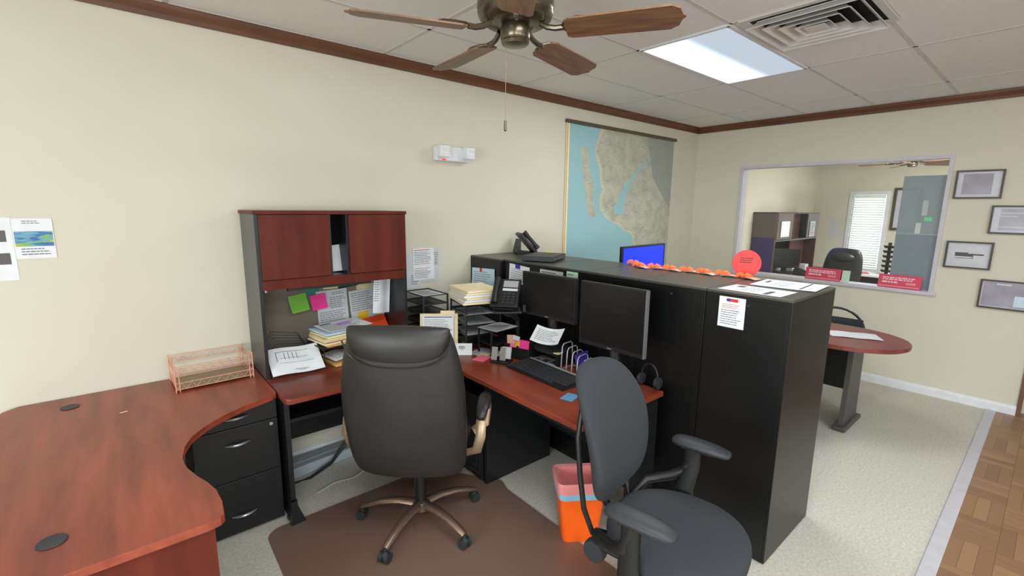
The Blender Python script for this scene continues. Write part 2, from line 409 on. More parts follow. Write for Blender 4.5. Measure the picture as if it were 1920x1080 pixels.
# ---------------------------------------------------------------- setting
def build_setting():
    WX, SY, FX = -3.4, -3.6, 10.35
    struct(MB().b(WX, FX, .2, NORTH, -.1, 0).build('floor', 'carpet'))
    struct(MB().b(WX, FX, SY, .2, -.1, .002).build('floor', 'parquet'))
    struct(MB().prism_axis([(.172, .0), (.242, .0), (.236, .007), (.178, .007)], WX, EAST+.1, 'x').build('trim_4', 'greytrim'))
    # north wall runs on into the second room
    struct(MB().b(WX, FX+.1, NORTH, NORTH+.12, 0, H).build('wall_north', 'wall'))
    # east wall with the service opening and the end by the hall
    y0, y1, z0, z1 = .728, 2.588, .985, 2.228
    w = MB()
    w.b(EAST, EAST+.115, y1, NORTH, 0, H); w.b(EAST, EAST+.115, .06, y0, 0, H)
    w.b(EAST, EAST+.115, y0, y1, 0, z0-.02); w.b(EAST, EAST+.115, y0, y1, z1, H)
    w.b(EAST, EAST+.115, -1.3, .06, 2.2, H); w.b(EAST, EAST+.115, SY, -1.3, 0, H)
    struct(w.build('wall_east', 'wall'))
    struct(MB().b(EAST+.115, FX, -.06, .06, 0, H).build('wall_hall', 'wall'))
    struct(MB().b(8.3, 8.4, SY, -.06, 0, H).build('wall_hall', 'wall'))
    # far wall with its window opening
    fy0, fy1, fz0, fz1 = 2.09, 2.57, .70, 2.02
    w = MB()
    w.b(FX, FX+.1, fy1, NORTH, 0, H); w.b(FX, FX+.1, -.06, fy0, 0, H); w.b(FX, FX+.1, fy0, fy1, 0, fz0); w.b(FX, FX+.1, fy0, fy1, fz1, H)
    struct(w.build('wall_far', 'wall'))
    # south and west walls with windows, behind the photographer
    wins_s = [(-2.6, -.9), (.0, 1.7), (2.6, 4.6)]
    w = MB(); px = WX
    for a, b_ in wins_s:
        w.b(px, a, SY-.1, SY, 0, H); w.b(a, b_, SY-.1, SY, 0, .75); w.b(a, b_, SY-.1, SY, 2.25, H); px = b_
    w.b(px, 8.4, SY-.1, SY, 0, H)
    struct(w.build('wall_south', 'wall'))
    w = MB(); a, b_ = -1.6, 1.2
    w.b(WX-.1, WX, SY, a, 0, H); w.b(WX-.1, WX, b_, NORTH, 0, H); w.b(WX-.1, WX, a, b_, 0, .75); w.b(WX-.1, WX, a, b_, 2.25, H)
    struct(w.build('wall_west', 'wall'))
    n = 3
    for a2, b2 in wins_s:
        f = MB()
        for z in (.75, 1.48, 2.25): f.b(a2, b2, SY-.07, SY-.02, z-.025, z+.025)
        for x in (a2, (a2+b2)/2, b2): f.b(x-.025, x+.025, SY-.07, SY-.02, .75, 2.25)
        struct(f.build('window_%d' % n, 'whitetrim')); n += 1
    f = MB()
    for z in (.75, 2.25): f.b(WX-.07, WX-.02, a, b_, z-.025, z+.025)
    for y in (a, (a+b_)/2, b_): f.b(WX-.07, WX-.02, y-.025, y+.025, .75, 2.25)
    struct(f.build('window_6', 'whitetrim'))
    # ceiling with its T-bar grid
    c = MB().b(WX, FX, SY, NORTH, H, H+.1)
    xs = [2.716+1.2*k for k in range(-5, 7)]; ys = [1.951+.597*k for k in range(-9, 3)]
    for x in xs:
        if WX < x < FX: c.b(x-.011, x+.011, SY, NORTH, H-.003, H, mi=1)
    for y in ys:
        if SY < y < NORTH: c.b(WX, FX, y-.011, y+.011, H-.003, H, mi=1)
    struct(c.build('ceiling', ['ceil', 'tbar']))
    # crown trim
    prof = [(0, -.072), (.012, -.072), (.016, -.05), (.03, -.02), (.034, 0), (0, 0)]
    struct(MB().prism_axis([(NORTH-a, H-.003+z) for a, z in prof], WX, EAST, 'x').build('trim_1', 'trim'))
    struct(MB().prism_axis([(EAST-a, H-.003+z) for a, z in prof], .06, NORTH-.001, 'y').build('trim_2', 'trim'))
    bp = [(0, 0), (.014, 0), (.014, .06), (.008, .082), (0, .086)]
    struct(MB().prism_axis([(EAST-a, z) for a, z in bp], .06, NORTH, 'y').build('baseboard_east', 'whitetrim'))
    struct(MB().prism_axis([(NORTH-a, z) for a, z in bp], WX, EAST-.015, 'x').build('baseboard_north', 'whitetrim'))
    # door post at the end of the east wall
    struct(MB().b(EAST-.012, EAST+.127, .03, .06, 0, 2.23).b(EAST-.012, EAST+.127, -1.3, -1.27, 0, 2.23).b(EAST-.012, EAST+.127, -1.3, .06, 2.17, 2.2).build('door_1', 'doorwood'))
    # service opening: frame, sill, panes
    win = struct(bpy.data.objects.new('window_1', None)); COL.objects.link(win)
    f = MB()
    f.b(EAST-.012, EAST+.127, y0-.008, y0+.024, z0, z1-.022); f.b(EAST-.012, EAST+.127, y1-.024, y1+.008, z0, z1-.022)
    f.b(EAST-.012, EAST+.127, y0-.008, y1+.008, z1-.022, z1+.008)
    struct(f.build('window_frame', 'greytrim', win))
    struct(MB().b(EAST-.03, EAST+.15, y0-.03, y1+.03, z0-.028, z0+.006, bev=.006).build('window_sill', 'greytrim', win))
    struct(MB().b(EAST+.058, EAST+.063, y0+.03, y1-.03, z0+.008, z1-.03).build('window_pane', 'glass', win))
    struct(MB().b(EAST+.03, EAST+.038, y0+.03, 1.062, 1.52, 2.062).build('sliding_pane', 'frost', win))
    struct(MB().b(EAST+.03, EAST+.038, y0+.03, 1.062, z0+.008, 1.518).build('sliding_pane', 'frost2', win))
    # far window: casing, glass
    win = struct(bpy.data.objects.new('window_2', None)); COL.objects.link(win)
    f = MB()
    for yy in (fy0-.03, fy1+.03): f.b(FX-.02, FX+.1, yy-.03, yy+.03, fz0, fz1)
    f.b(FX-.02, FX+.1, fy0-.06, fy1+.06, fz1, fz1+.06); f.b(FX-.04, FX+.1, fy0-.06, fy1+.06, fz0-.06, fz0)
    struct(f.build('window_frame', 'whitetrim', win))
    struct(MB().b(FX+.06, FX+.066, fy0, fy1, fz0, fz1).build('window_pane', 'daylight', win))
    bl = thing('window_blind', 'white horizontal slat blind on the bright window of the room beyond', 'blind', (FX, (fy0+fy1)/2, fz0))
    MB().b(-.05, -.012, -.235, .235, 1.275, 1.315).build('headrail', 'blind', bl)
    s = MB()
    for k in range(30): s.box((-.03, 0, .03+k*.0425), (.034, .47, .003), rot=(0, R(38), 0))
    s.build('slat', 'blind', bl)
    for k in (-.16, .16): MB().cyl((-.03, k, .02), (-.03, k, 1.28), .0015, n=5).build('cord', 'blind', bl)
build_setting()

# ---------------------------------------------------------------- things on ceiling and walls
def ceiling_light(x, y, label, lit=True):
    t = thing('ceiling_light', label, 'ceiling light', (x, y, H))
    f = MB()
    for s in (-1, 1):
        f.b(-.6, .6, s*.285-.012, s*.285+.012, -.012, -.003); f.b(s*.598-.012, s*.598+.012, -.29, .29, -.012, -.003)
    f.build('frame', 'whitetrim', t)
    MB().b(-.586, .586, -.273, .273, -.008, -.004).build('diffuser', 'lamp', t)
    return t
ceiling_light(3.316, 1.648, 'lit rectangular fluorescent ceiling panel beside the ceiling fan')

def vent():
    t = thing('ceiling_vent', 'square louvred air vent in the ceiling beside the lit panel', 'air vent', (3.0, 1.013, H))
    a = .294
    def sq(r, z): return [(-r, -r, z), (r, -r, z), (r, r, z), (-r, r, z)]
    MB().skin([sq(a, -.004), sq(a, -.012), sq(a-.035, -.012), sq(a-.04, -.004)], caps=False).build('frame', 'tbar', t)
    MB().b(-.27, .27, -.27, .27, -.0065, -.004).build('duct_shade_sheet', 'gap', t)  # black sheet standing in for the shade inside the duct
    for k, r in enumerate((.235, .175, .115, .055)):
        MB().skin([sq(r+.028, -.046), sq(r+.027, -.049), sq(r-.012, -.011), sq(r-.010, -.008)], caps=False).build('louver', 'tbar', t)
    MB().b(-.05, .05, -.05, .05, -.047, -.044).build('centre_plate', 'tbar', t)
vent()

def ceiling_fan(x, y, zb, label, ph, small=False):
    t = thing('ceiling_fan', label, 'ceiling fan', (x, y, zb))
    top = H-zb
    MB().lathe([(.0, top-.002), (.075, top-.002), (.07, top-.03), (.03, top-.06), (.0, top-.06)]).build('canopy', 'brass', t, smooth=True)
    MB().cyl((0, 0, .19), (0, 0, top-.05), .013).build('downrod', 'brass', t, smooth=True)
    MB().lathe([(0, .2), (.06, .2), (.12, .185), (.148, .15), (.15, .085), (.146, .075), (.148, .07), (.14, .05), (.12, .035), (.07, .03), (0, .03)], n=32).build('motor_housing', 'brass', t, smooth=True)
    MB().lathe([(0, .032), (.05, .032), (.058, .02), (.058, -.02), (.054, -.026), (.056, -.032), (.05, -.042), (.02, -.046), (0, -.046)], n=28).build('switch_housing', 'brass', t, smooth=True)
    for k in range(5):
        a = ph+k*2*PI/5
        # blade: long board with notched tip, pitched
        out = [(.2, -.05), (.22, -.062), (.58, -.07), (.61, -.05), (.618, -.018), (.633, 0), (.618, .018), (.61, .05), (.58, .07), (.22, .062), (.2, .05)]
        bl = MB().prism(out, -.003, .003).build('blade', 'fanwood', t, rot=(R(-12), 0, a))
        m = MB().tube([(.1, 0, .03), (.13, 0, .012), (.16, 0, .005), (.19, 0, .006)], .011, 8)
        for s in (-1, 1): m.tube([(.185, 0, .007), (.205, s*.035, .008), (.25, s*.052, .008), (.29, s*.04, .008), (.3, s*.012, .008)], .006, 6)
        m.build('blade_arm', 'brass', bl, smooth=True)
    if not small:
        MB().cyl((-.03, .02, -.04), (-.03, .02, -.325), .0012, n=5).build('pull_chain', 'armgold', t)
        MB().lathe([(0, -.325), (.005, -.328), (.006, -.365), (0, -.37)], (-.03, .02, 0), n=10).build('pull_fob', 'brass', t)
ceiling_fan(1.279, 1.5, 2.40, 'brass ceiling fan with five brown wooden blades over the desks', R(13.8))
ceiling_fan(8.75, 1.53, 2.40, 'small distant ceiling fan seen through the service window', R(30), True)

def emergency_light():
    t = thing('emergency_light', 'white twin-head emergency light high on the long wall', 'emergency light', (2.045, NORTH, 2.125))
    MB().b(-.15, .16, -.06, -.001, -.055, .055, bev=.012).build('housing', 'whiteplastic', t)
    for x in (-.105, .125):
        h = MB().box((x, -.085, .012), (.085, .06, .09), rot=(R(10), 0, 0), bev=.01).build('lamp_head', 'whiteplastic', t)
        m = MB()
        for k in range(4): m.box((x, -.1165+k*.001, -.02+k*.02), (.07, .004, .013), rot=(R(10), 0, 0))
        m.build('lens', 'lens', h)
    MB().box((-.085, -.062, -.046), (.03, .008, .01)).build('indicator', 'ledred', t)
emergency_light()

def wall_map():
    t = thing('wall_map', 'large pale blue and grey wall map hanging from a dark rail', 'map', (3.39, NORTH, .98))
    MB().cyl((-.06, -.022, 1.555), (1.84, -.022, 1.555), .017, n=12).build('top_rail', 'mapframe', t, smooth=True)
    o = MB().b(.0, 1.82, -.010, -.008, 0, 1.55).build('map_sheet', 'map', t)
    MB().b(-.045, 0, -.010, -.008, 0, 1.55).build('map_border', 'manila', t)
    MB().b(-.035, -.022, -.0105, -.0100, 0, 1.55).build('border_line', 'tan', t)
    MB().cyl((-.05, -.016, -.01), (1.83, -.016, -.01), .012, n=10).build('bottom_rail', 'mapframe', t, smooth=True)
wall_map()

# notices at the left of the long wall
paper('notice', 'white notice with a green and blue landscape picture taped to the wall at far left', 'notice', (-.293, NORTH-.003, 1.557), ON_N(), .138, .19,
      ('paper', 'ink', 'landscape'),
      words(.25, .75, .86, .96, 2, 1, .3)+[(.03, .31, .97, .68, 2)]+words(.15, .9, .08, .28, 3, 1, .3))
paper('notice', 'white sheet with two grey photographs at the left edge of the long wall', 'notice', (-.473, NORTH-.0015, 1.51), ON_N(), .22, .292,
      ('paper', 'ink', 'leg'), words(.3, .8, .86, .95, 2, 1, .35)+[(.2, .62, .9, .80, 2), (.2, .26, .92, .44, 2)]+words(.2, .8, .5, .58, 2, 1, .3))

# papers pinned right of the hutch
paper('posted_list', 'white typed list with red rules on the wall right of the hutch', 'notice', (1.8, NORTH-.004, 1.29), ON_N(), .18, .245,
      ('paper', 'ink', 'inkred'), [(.05, .93, .8, .95, 2), (.05, .5, .8, .515, 2), (.05, .36, .8, .375, 2)]+words(.05, .95, .54, .9, 7, 1, .3)+words(.05, .9, .05, .33, 6, 1, .3))
paper('posted_sheet', 'blank white sheet on the wall between hutch and typed list', 'notice', (1.69, NORTH-.002, 1.24), ON_N(), .15, .26, ('paper2', 'ink'), words(.5, .95, .1, .4, 5, 1, .3))
paper('posted_sheet', 'pale sheet behind the typed list, above the tray rack', 'notice', (1.86, NORTH-.0025, 1.275), ON_N(), .15, .26, ('paper2', 'ink'), words(.75, .98, .5, .9, 7, 1, .3))

# picture frames on the east wall
def picture(yc, zc, w, h, label, streaks, tone):
    t = thing('picture_frame', label, 'picture', (EAST, yc, zc), group='framed pictures on the far wall')
    m = MB(); fw = .014
    for s in (-1, 1):
        m.b(-.022, -.001, s*(w/2-fw/2)-fw/2, s*(w/2-fw/2)+fw/2, -h/2+fw, h/2-fw); m.b(-.022, -.001, -w/2, w/2, s*(h/2-fw/2)-fw/2, s*(h/2-fw/2)+fw/2)
    m.build('frame', 'picframe', t)
    f = lambda u, v: ((u-.5)*(w-.02), (v-.5)*(h-.02), 0)
    q = MB().sheet(f, 1, 1, .004); q.marks(f, streaks)
    q.build('photograph', list(tone), t, loc=(-.008, 0, 0), rot=(R(90), 0, R(-90)))
    return t
picture(.54, 1.97, .305, .245, 'framed grey photograph, topmost on the far wall', [(.14, .12, .8, .9, 1)], ('photomat', 'photo'))
picture(.272, 1.67, .32, .24, 'framed picture with pale streaks, second down, cut by the right edge', [(.16, .1, .99, .92, 1), (.05, .74, .7, .77, 0), (.02, .62, .5, .65, 0), (.1, .2, .8, .24, 0)], ('photomat', 'photo'))
picture(.528, 1.354, .305, .24, 'framed silver picture with a dark winged shape, third down on the far wall', [(.1, .12, .9, .88, 1), (.2, .36, .62, .6, 2), (.6, .5, .85, .58, 2), (.08, .38, .6, .44, 0), (.5, .56, .9, .61, 0), (.15, .14, .7, .2, 0)], ('paper2', 'photomat', 'leg'))
picture(.258, 1.03, .32, .25, 'framed dark photograph, lowest on the far wall', [(.04, .05, .97, .95, 1), (.3, .86, .6, .92, 0), (.7, .1, .95, .5, 2)], ('photomat', 'photo', 'tintblue'))
for y, z in ((2.1, 2.33), (1.45, 2.34)):
    pass

# ---------------------------------------------------------------- bow front desk
def bow_desk():
    t = thing('desk', 'reddish cherry bow-front desk with curved edge in the left foreground', 'desk', (0, 0, 0))
    out = [(-.50, 1.60), (.13, 1.60), (.165, 1.606), (.178, 1.62), (.184, 1.70), (.181, 1.787), (.164, 1.855), (.141, 1.925), (.12, 2.008), (.114, 2.06), (.114, 2.111), (.128, 2.206), (.161, 2.29), (.223, 2.37), (.307, 2.44), (.407, 2.50), (.54, 2.552), (.563, 2.57), (.568, 2.6), (.568, 3.165), (-.44, 3.165), (-.49, 3.12), (-.50, 3.07)]
    MB().prism(out, .722, .75, bev=.003).build('desktop', 'desk', t)
    MB().b(-.46, .148, 1.612, 1.634, .01, .722).build('end_panel', 'door', t)
    MB().b(-.46, -.44, 1.634, 3.12, .2, .722).build('modesty_panel', 'door', t)
    MB().b(-.46, .1, 3.125, 3.15, .01, .722).build('end_panel', 'door', t)
    for x, y in ((-.249, 3.0), (-.231, 1.79)):
        g = MB().lathe([(0, 0), (.034, 0), (.036, .002), (.034, .004), (.012, .003), (0, .003)], n=24).build('grommet_cap', 'plastic2', t, smooth=True, loc=(x, y, .75))
    for x, y in ((-.44, 1.66), (.1, 1.66)):
        MB().cyl((x, y, 0), (x, y, .012), .015).build('foot', 'plastic', t)
bow_desk()
tag(MB().b(-.014, .014, -.005, .005, 0, .001).build('paper_scrap', 'carpetdirt', loc=(-.052, 2.77, .751), rot=(0, 0, .3)), 'tiny pale paper scrap lying on the bow-front desk', 'paper scrap')

def file_organizer():
    t = thing('file_organizer', 'rose gold wire letter tray standing on the left desk by the wall', 'letter tray', (.343, 3.02, .751), R(2))
    w, d, h = .36, .235, .135
    for z, nm in ((.012, 'lower_tray'), (.10, 'upper_tray')):
        m = MB()
        for zz in (z, z+.035):
            m.tube([(-w/2, -d/2, zz), (w/2, -d/2, zz), (w/2, d/2, zz), (-w/2, d/2, zz), (-w/2, -d/2, zz)], .0022, 6)
        n = 8
        for k in range(n):
            x0 = -w/2+w*k/n; x1 = x0+w/n/2; x2 = x0+w/n
            for y in (-d/2, d/2): m.tube([(x0, y, z), (x1, y, z+.035), (x2, y, z)], .0014, 5)
        for k in range(5):
            y0 = -d/2+d*k/5
            for x in (-w/2, w/2): m.tube([(x, y0, z), (x, y0+d/10, z+.035), (x, y0+d/5, z)], .0014, 5)
        m.build(nm, 'rose', t)
        MB().b(-w/2, w/2, -d/2, d/2, z-.002, z, 0).build('tray_floor', 'rosesheet' if z < .05 else 'rose', t) if z < .05 else None
    for sx in (-1, 1):
        for sy in (-1, 1):
            m = MB()
            m.tube([(sx*(w/2+.003), sy*d/2, 0), (sx*(w/2+.003), sy*d/2, h+.012)], .003, 6)
            m.tube([(sx*(w/2-.014), sy*d/2, 0), (sx*(w/2-.014), sy*d/2, h)], .0025, 6)
            m.build('post', 'rose', t)
file_organizer()

def pedestal():
    t = thing('file_pedestal', 'black three-drawer pedestal under the curved desk edge', 'drawer unit', (.18, 2.61, 0))
    w, d, h = .392, .5, .705
    MB().b(0, w, .018, d, .012, h).build('body', 'black', t)
    for z0, z1 in ((.602, .70), (.314, .598), (.014, .310)):
        dr = MB().b(.003, w-.003, 0, .017, z0, z1, bev=.002).build('drawer', 'black', t)
        zc = z1-.045 if z1 > .65 else z1-.115+.03 if z1 > .5 else z1-.195
        pts = [(w/2+x, -.003-.020*math.cos(x/.058*PI/2), zc) for x in [-.058+.116*i/10 for i in range(11)]]
        MB().tube(pts, [.003, .0045, .006, .0065, .007, .007, .007, .0065, .006, .0045, .003], 8).build('handle', 'chrome', dr, smooth=True)
    MB().cyl((w-.035, -.004, .574), (w-.035, .001, .574), .009).build('lock', 'chrome', t)
    for x in (.05, w-.05):
        for y in (.06, d-.06): MB().cyl((x, y, 0), (x, y, .014), .02).build('caster', 'rubber', t)
pedestal()

# ---------------------------------------------------------------- hutch desk
def hutch_desk():
    t = thing('desk', 'cherry-topped straight desk with black legs under the wall hutch', 'desk', (0, 0, 0))
    MB().prism([(.60, 2.43), (1.52, 2.43), (1.52, 3.165), (.573, 3.165), (.573, 2.47), (.58, 2.445)], .722, .75, bev=.003).build('desktop', 'deskx', t)
    for x in (.585, 1.48):
        MB().b(x, x+.025, 2.52, 3.12, .03, .722).build('side_leg', 'black', t)
        MB().prism_axis([(2.44, .0), (2.47, 0), (2.56, .1), (2.56, .03), (3.12, .03), (3.12, .001), (2.56, .001), (2.44, .0)][:0] or [(2.5, .012), (3.13, .012), (3.13, .04), (2.56, .06), (2.53, .14), (2.51, .14)], x-.004, x+.03, 'x').build('foot', 'black', t)
        MB().ball((x+.012, 2.56, .0235), (.028, .035, .018)).build('glide', 'rubber', t, smooth=True)
        MB().prism_axis([(x, .14), (x+.02, .14), (x+.065, .008), (x-.01, .008)], 2.5, 2.525, 'y').build('foot_brace', 'black', t)
    MB().b(.61, 1.48, 3.0, 3.018, .26, .722).build('modesty_panel', 'black', t)
    MB().b(.61, 1.48, 2.6, 3.0, .55, .57).build('under_shelf', 'black', t)
hutch_desk()

def hutch():
    t = thing('hutch', 'wall hutch with two cherry doors standing on the straight desk', 'hutch', (.575, 2.81, .751))
    w, d, h = .89, .352, .945
    sp_ = MB().b(0, .018, .004, d, 0, h-.018).build('side_panel', 'greylam', t)  # left side panel is a paler grey than the right one
    MB().b(0, .018, 0, .004, 0, h-.018).build('edge_band', 'black', sp_)
    MB().b(w-.018, w, 0, d, 0, h-.018).build('side_panel', 'black', t)
    MB().b(-.008, w+.004, -.012, d, h-.02, h, bev=.002).build('top_panel', 'door', t)
    MB().b(.018, w-.018, d-.014, d-.004, 0, h-.02).build('back_panel', 'board', t)
    MB().b(.018, w-.018, .02, d-.015, .545, .563).build('shelf', 'black', t)
    MB().b(.018, w-.018, .0, .018, .507, .562).build('valance', 'door', t)
    for x in (.392, .496): MB().b(x, x+.014, .004, d-.016, .563, h-.02).build('divider', 'black', t)
    MB().b(.018, .39, -.016, .002, .566, h-.022, bev=.002).build('door', 'door', t)
    MB().b(.508, w-.012, -.016, .002, .566, h-.022, bev=.002).build('door', 'door', t)
    MB().box((.4, .03, .5), (.5, .03, .02)).build('task_light', 'plastic', t)
    MB().lathe([(0, 0), (.012, 0), (.012, .03), (0, .03)], (.04, .05, .49)).build('light_knob', 'chrome', t)
hutch()
def rolled(u, v): return .075*(1-math.sin(u*PI))
paper('curled_paper', 'curled white paper tucked in the open cubby of the hutch', 'paper', (1.026, 2.955, 1.40), (R(78), 0, R(0)), .088, .165, ('paper', 'ink'), (), lambda u, v: .035*(2*u-1)**2, nu=10)

# pinned to the hutch back (its plane is y = 3.148)
HB = 3.1465
def curl_bottom(a): return lambda u, v: .002+a*(1-v)**2
paper('sticky_note', 'lime green sticky note curling off the hutch back', 'sticky note', (.862, HB-.004, 1.105), ON_N(-8), .11, .11, ('green', 'ink'), (), curl_bottom(.03), th=.0004)
paper('sticky_note', 'teal sticky note above the lime green one under the hutch shelf', 'sticky note', (.95, HB-.002, 1.18), ON_N(0), .10, .06, ('teal', 'ink'), ())
paper('pinned_sheet', 'typed white sheet pinned behind the pink note in the hutch', 'paper', (1.08, HB-.004, 1.04), ON_N(-2), .205, .255, ('paper2', 'ink'), words(.5, .95, .86, .95, 2, 1, .3)+words(.42, .95, .5, .82, 6, 1, .28, seed=3)+words(.06, .95, .05, .45, 8, 1, .28, seed=4), curl_bottom(.004))
paper('sticky_note', 'hot pink sticky note on the typed sheet in the hutch', 'sticky note', (.985, HB-.018, 1.10), ON_N(-6), .098, .10, ('pink', 'ink'), (), curl_bottom(.012))
paper('pinned_sheet', 'typed white sheet pinned right of centre on the hutch back, yellow note on it', 'paper', (1.297, HB-.004, 1.025), ON_N(-4), .195, .25, ('paper2', 'ink'), words(.06, .9, .4, .95, 9, 1, .25, seed=5), curl_bottom(.004))
paper('sticky_note', 'mustard yellow sticky note low on the pinned sheet', 'sticky note', (1.285, HB-.016, .955), ON_N(-3), .068, .075, ('yellow', 'ink'), ())
paper('sticky_note', 'pale cream note clipped under the hutch shelf', 'sticky note', (1.31, HB-.003, 1.185), ON_N(0), .12, .07, ('cream', 'ink'), ())
paper('sticky_note', 'narrow cream note behind the black clip under the hutch shelf', 'sticky note', (1.09, HB-.003, 1.195), ON_N(0), .13, .04, ('cream', 'ink'), ())
tag(MB().b(-.07, .07, -.012, 0, -.008, .008, bev=.003).build('marker', 'plastic', loc=(1.19, HB-.005, 1.185), rot=(0, R(-6), 0)), 'black marker held under the hutch shelf', 'marker')
paper('hanging_sheets', 'white sheets hanging at the right end of the hutch', 'paper', (1.365, 2.99, 1.13), ON_N(5), .125, .26, ('paper', 'ink'), words(.05, .3, .3, .9, 10, 1, .25), lambda u, v: .012*math.sin(u*5)+.01*(1-v), nu=12)
paper('hanging_sheets', 'grey-white sheet behind the hanging white sheets in the hutch', 'paper', (1.40, HB-.006, 1.06), ON_N(2), .11, .24, ('paper2', 'ink'), ())

# stack of folders on a wire riser
def riser(x, y, z, w, d, h, label, rz=0):
    t = thing('wire_riser', label, 'desk riser', (x, y, z), rz)
    m = MB()
    for k in range(11):
        yy = -d/2+d*k/10; m.tube([(-w/2, yy, h), (w/2, yy, h)], .0015, 5)
    for yy in (-d/2, d/2): m.tube([(-w/2, yy, h), (w/2, yy, h)], .003, 6)
    m.build('top_mesh', 'plastic', t)
    for sx in (-1, 1):
        MB().tube([(sx*w/2, -d/2, 0), (sx*w/2, -d/2, h), (sx*w/2, d/2, h), (sx*w/2, d/2, 0)], .0035, 8).build('leg_frame', 'plastic', t, smooth=True)
    return t
riser(1.06, 2.93, .751, .36, .24, .118, 'black wire riser carrying the folder stack in the hutch', R(6))
z = .751+.1225
fold = [('tan', 'tan folder at the bottom of the hutch stack'), ('manila', 'manila folder second from the bottom of the hutch stack'), ('red', 'red folder low in the hutch stack'), ('manila', 'manila folder above the red one in the hutch stack'),
        ('cream', 'pale yellow folder in the middle of the hutch stack'), ('manila', 'manila folder above the pale yellow one in the hutch stack'), ('mint', 'pale green folder high in the hutch stack'), ('tintblue', 'pale blue folder near the top of the hutch stack')]
for k, (mt, lb) in enumerate(fold):
    th = (.014, .012, .006, .012, .012, .012, .010, .010)[k]
    rn = random.Random(k)
    tag(MB().b(-.16, .16, -.11, .11, 0, th-.0015, bev=.002).build('file_folder', mt, loc=(1.055+rn.uniform(-.015, .015), 2.925+rn.uniform(-.01, .01), z), rot=(0, 0, R(8+rn.uniform(-4, 4)))), lb, 'folder', 'folders stacked in the hutch')
    z += th
paper('loose_sheet', 'printed white sheet with a purple note on top of the hutch stack', 'paper', (1.07, 2.93, z+.002), (0, 0, R(10)), .30, .21, ('paper', 'ink', 'purple'), words(.06, .9, .1, .85, 9, 1, .25, seed=8)+[(.42, .55, .72, .78, 2), (.1, .86, .35, .94, 1)], lambda u, v: .012*(u-.3)**2+.008*v*v)
# tray below: tan folder and papers
tag(MB().b(-.13, .13, -.1, .1, 0, .018, bev=.003).build('file_folder', 'tan', loc=(1.07, 2.88, .752), rot=(0, 0, R(6))), 'tan folder lying on the desk under the wire riser', 'folder')
paper('loose_sheet', 'white sheets on the tan folder under the wire riser', 'paper', (1.06, 2.9, .785), (0, 0, R(10)), .24, .19, ('paper', 'ink'), words(.1, .9, .1, .9, 8, 1, .3), lambda u, v: .012*math.sin(u*4)**2)
# drawing leaning on a wire rack at the left in the hutch
rk = thing('wire_file_rack', 'dark wire file rack behind the drawing in the left of the hutch', 'file rack', (.76, 2.98, .751))
for k in range(5):
    MB().tube([(-.13, .02*k, 0), (-.13, .02*k, .10+.012*k), (-.09, .02*k, .15+.015*k), (.06, .02*k, .13+.012*k), (.13, .02*k, .05), (.13, .02*k, 0)], .0018, 6).build('wire_loop', 'plastic2', rk)
paper('drawing_sheet', 'large white line drawing leaning against the wire rack in the hutch', 'paper', (.748, 2.86, .817), (R(38), 0, R(-3)), .285, .205, ('paper', 'ink'),
      [(.15, .84, .6, .855, 1), (.15, .5, .16, .84, 1), (.6, .84, .8, .85, 1), (.22, .6, .75, .61, 1), (.3, .55, .31, .8, 1), (.38, .55, .39, .8, 1), (.46, .55, .47, .8, 1), (.54, .55, .55, .8, 1), (.2, .42, .85, .43, 1), (.45, .14, .7, .155, 1), (.5, .1, .66, .11, 1)],
      lambda u, v: .02*(1-v)**2+.006*math.sin(u*7))
paper('file_folder', 'bright orange folder leaning low in the right of the hutch', 'folder', (1.305, 3.075, .872), (R(56), R(-7), R(1)), .28, .17, ('orangef', 'ink'), (), th=.003)
paper('loose_sheet', 'white sheet leaning in front of the orange folder', 'paper', (1.33, 2.955, .835), (R(55), R(-4), R(2)), .2, .11, ('paper', 'ink'), ())

# ---------------------------------------------------------------- corner and side desks
def corner_desk():
    t = thing('desk', 'cherry corner desk in the angle between wall and black cabinets', 'desk', (0, 0, 0))
    MB().prism([(1.523, 2.30), (1.45, 2.26), (1.45, 2.238), (2.195, 2.238), (2.195, 3.165), (1.523, 3.165)], .722, .75, bev=.003).build('desktop', 'desk', t)
    MB().b(2.17, 2.19, 2.3, 3.1, .2, .722).build('modesty_panel', 'black', t)
    MB().cyl((1.56, 3.1, 0), (1.56, 3.1, .722), .03).build('leg', 'black', t, smooth=True)
    MB().cyl((2.14, 2.56, 0), (2.14, 2.56, .722), .03).build('leg', 'black', t, smooth=True)
corner_desk()
def side_desk():
    t = thing('desk', 'narrow cherry desk along the black cabinets, holding the keyboard', 'desk', (0, 0, 0))
    MB().prism([(1.52, 1.315), (1.54, 1.295), (2.195, 1.295), (2.195, 2.234), (1.52, 2.234)], .722, .75, bev=.003).build('desktop', 'desk', t)
    MB().b(1.63, 2.19, 2.14, 2.165, .005, .722).build('end_panel', 'black', t)
    MB().b(1.95, 2.19, 1.32, 1.345, .005, .722).build('end_panel', 'black', t)
    MB().b(2.16, 2.18, 1.345, 2.14, .25, .722).build('modesty_panel', 'black', t)
    MB().b(1.6, 2.0, 1.4, 1.95, .655, .718, bev=.004).build('pencil_drawer', 'plastic', t)
side_desk()
pc = thing('computer_tower', 'black computer tower with a grey-edged front under the corner desk', 'computer', (1.62, 2.175, 0))
MB().b(.012, .45, 0, .33, .012, .575, bev=.006).build('case', 'blackmetal', pc)
MB().b(0, .012, .0, .33, .02, .57, bev=.004).build('front_panel', 'plastic', pc)
m = MB()
m.b(-.003, .001, .02, .024, .05, .55); m.b(-.003, .001, .02, .31, .05, .056); m.b(-.003, .001, .05, .053, .09, .52); m.b(-.003, .001, .05, .29, .09, .095)
m.build('grey_edging', 'plastic2', pc)
for y in (.04, .29): MB().b(.03, .42, y-.02, y+.02, 0, .014).build('foot', 'rubber', pc)

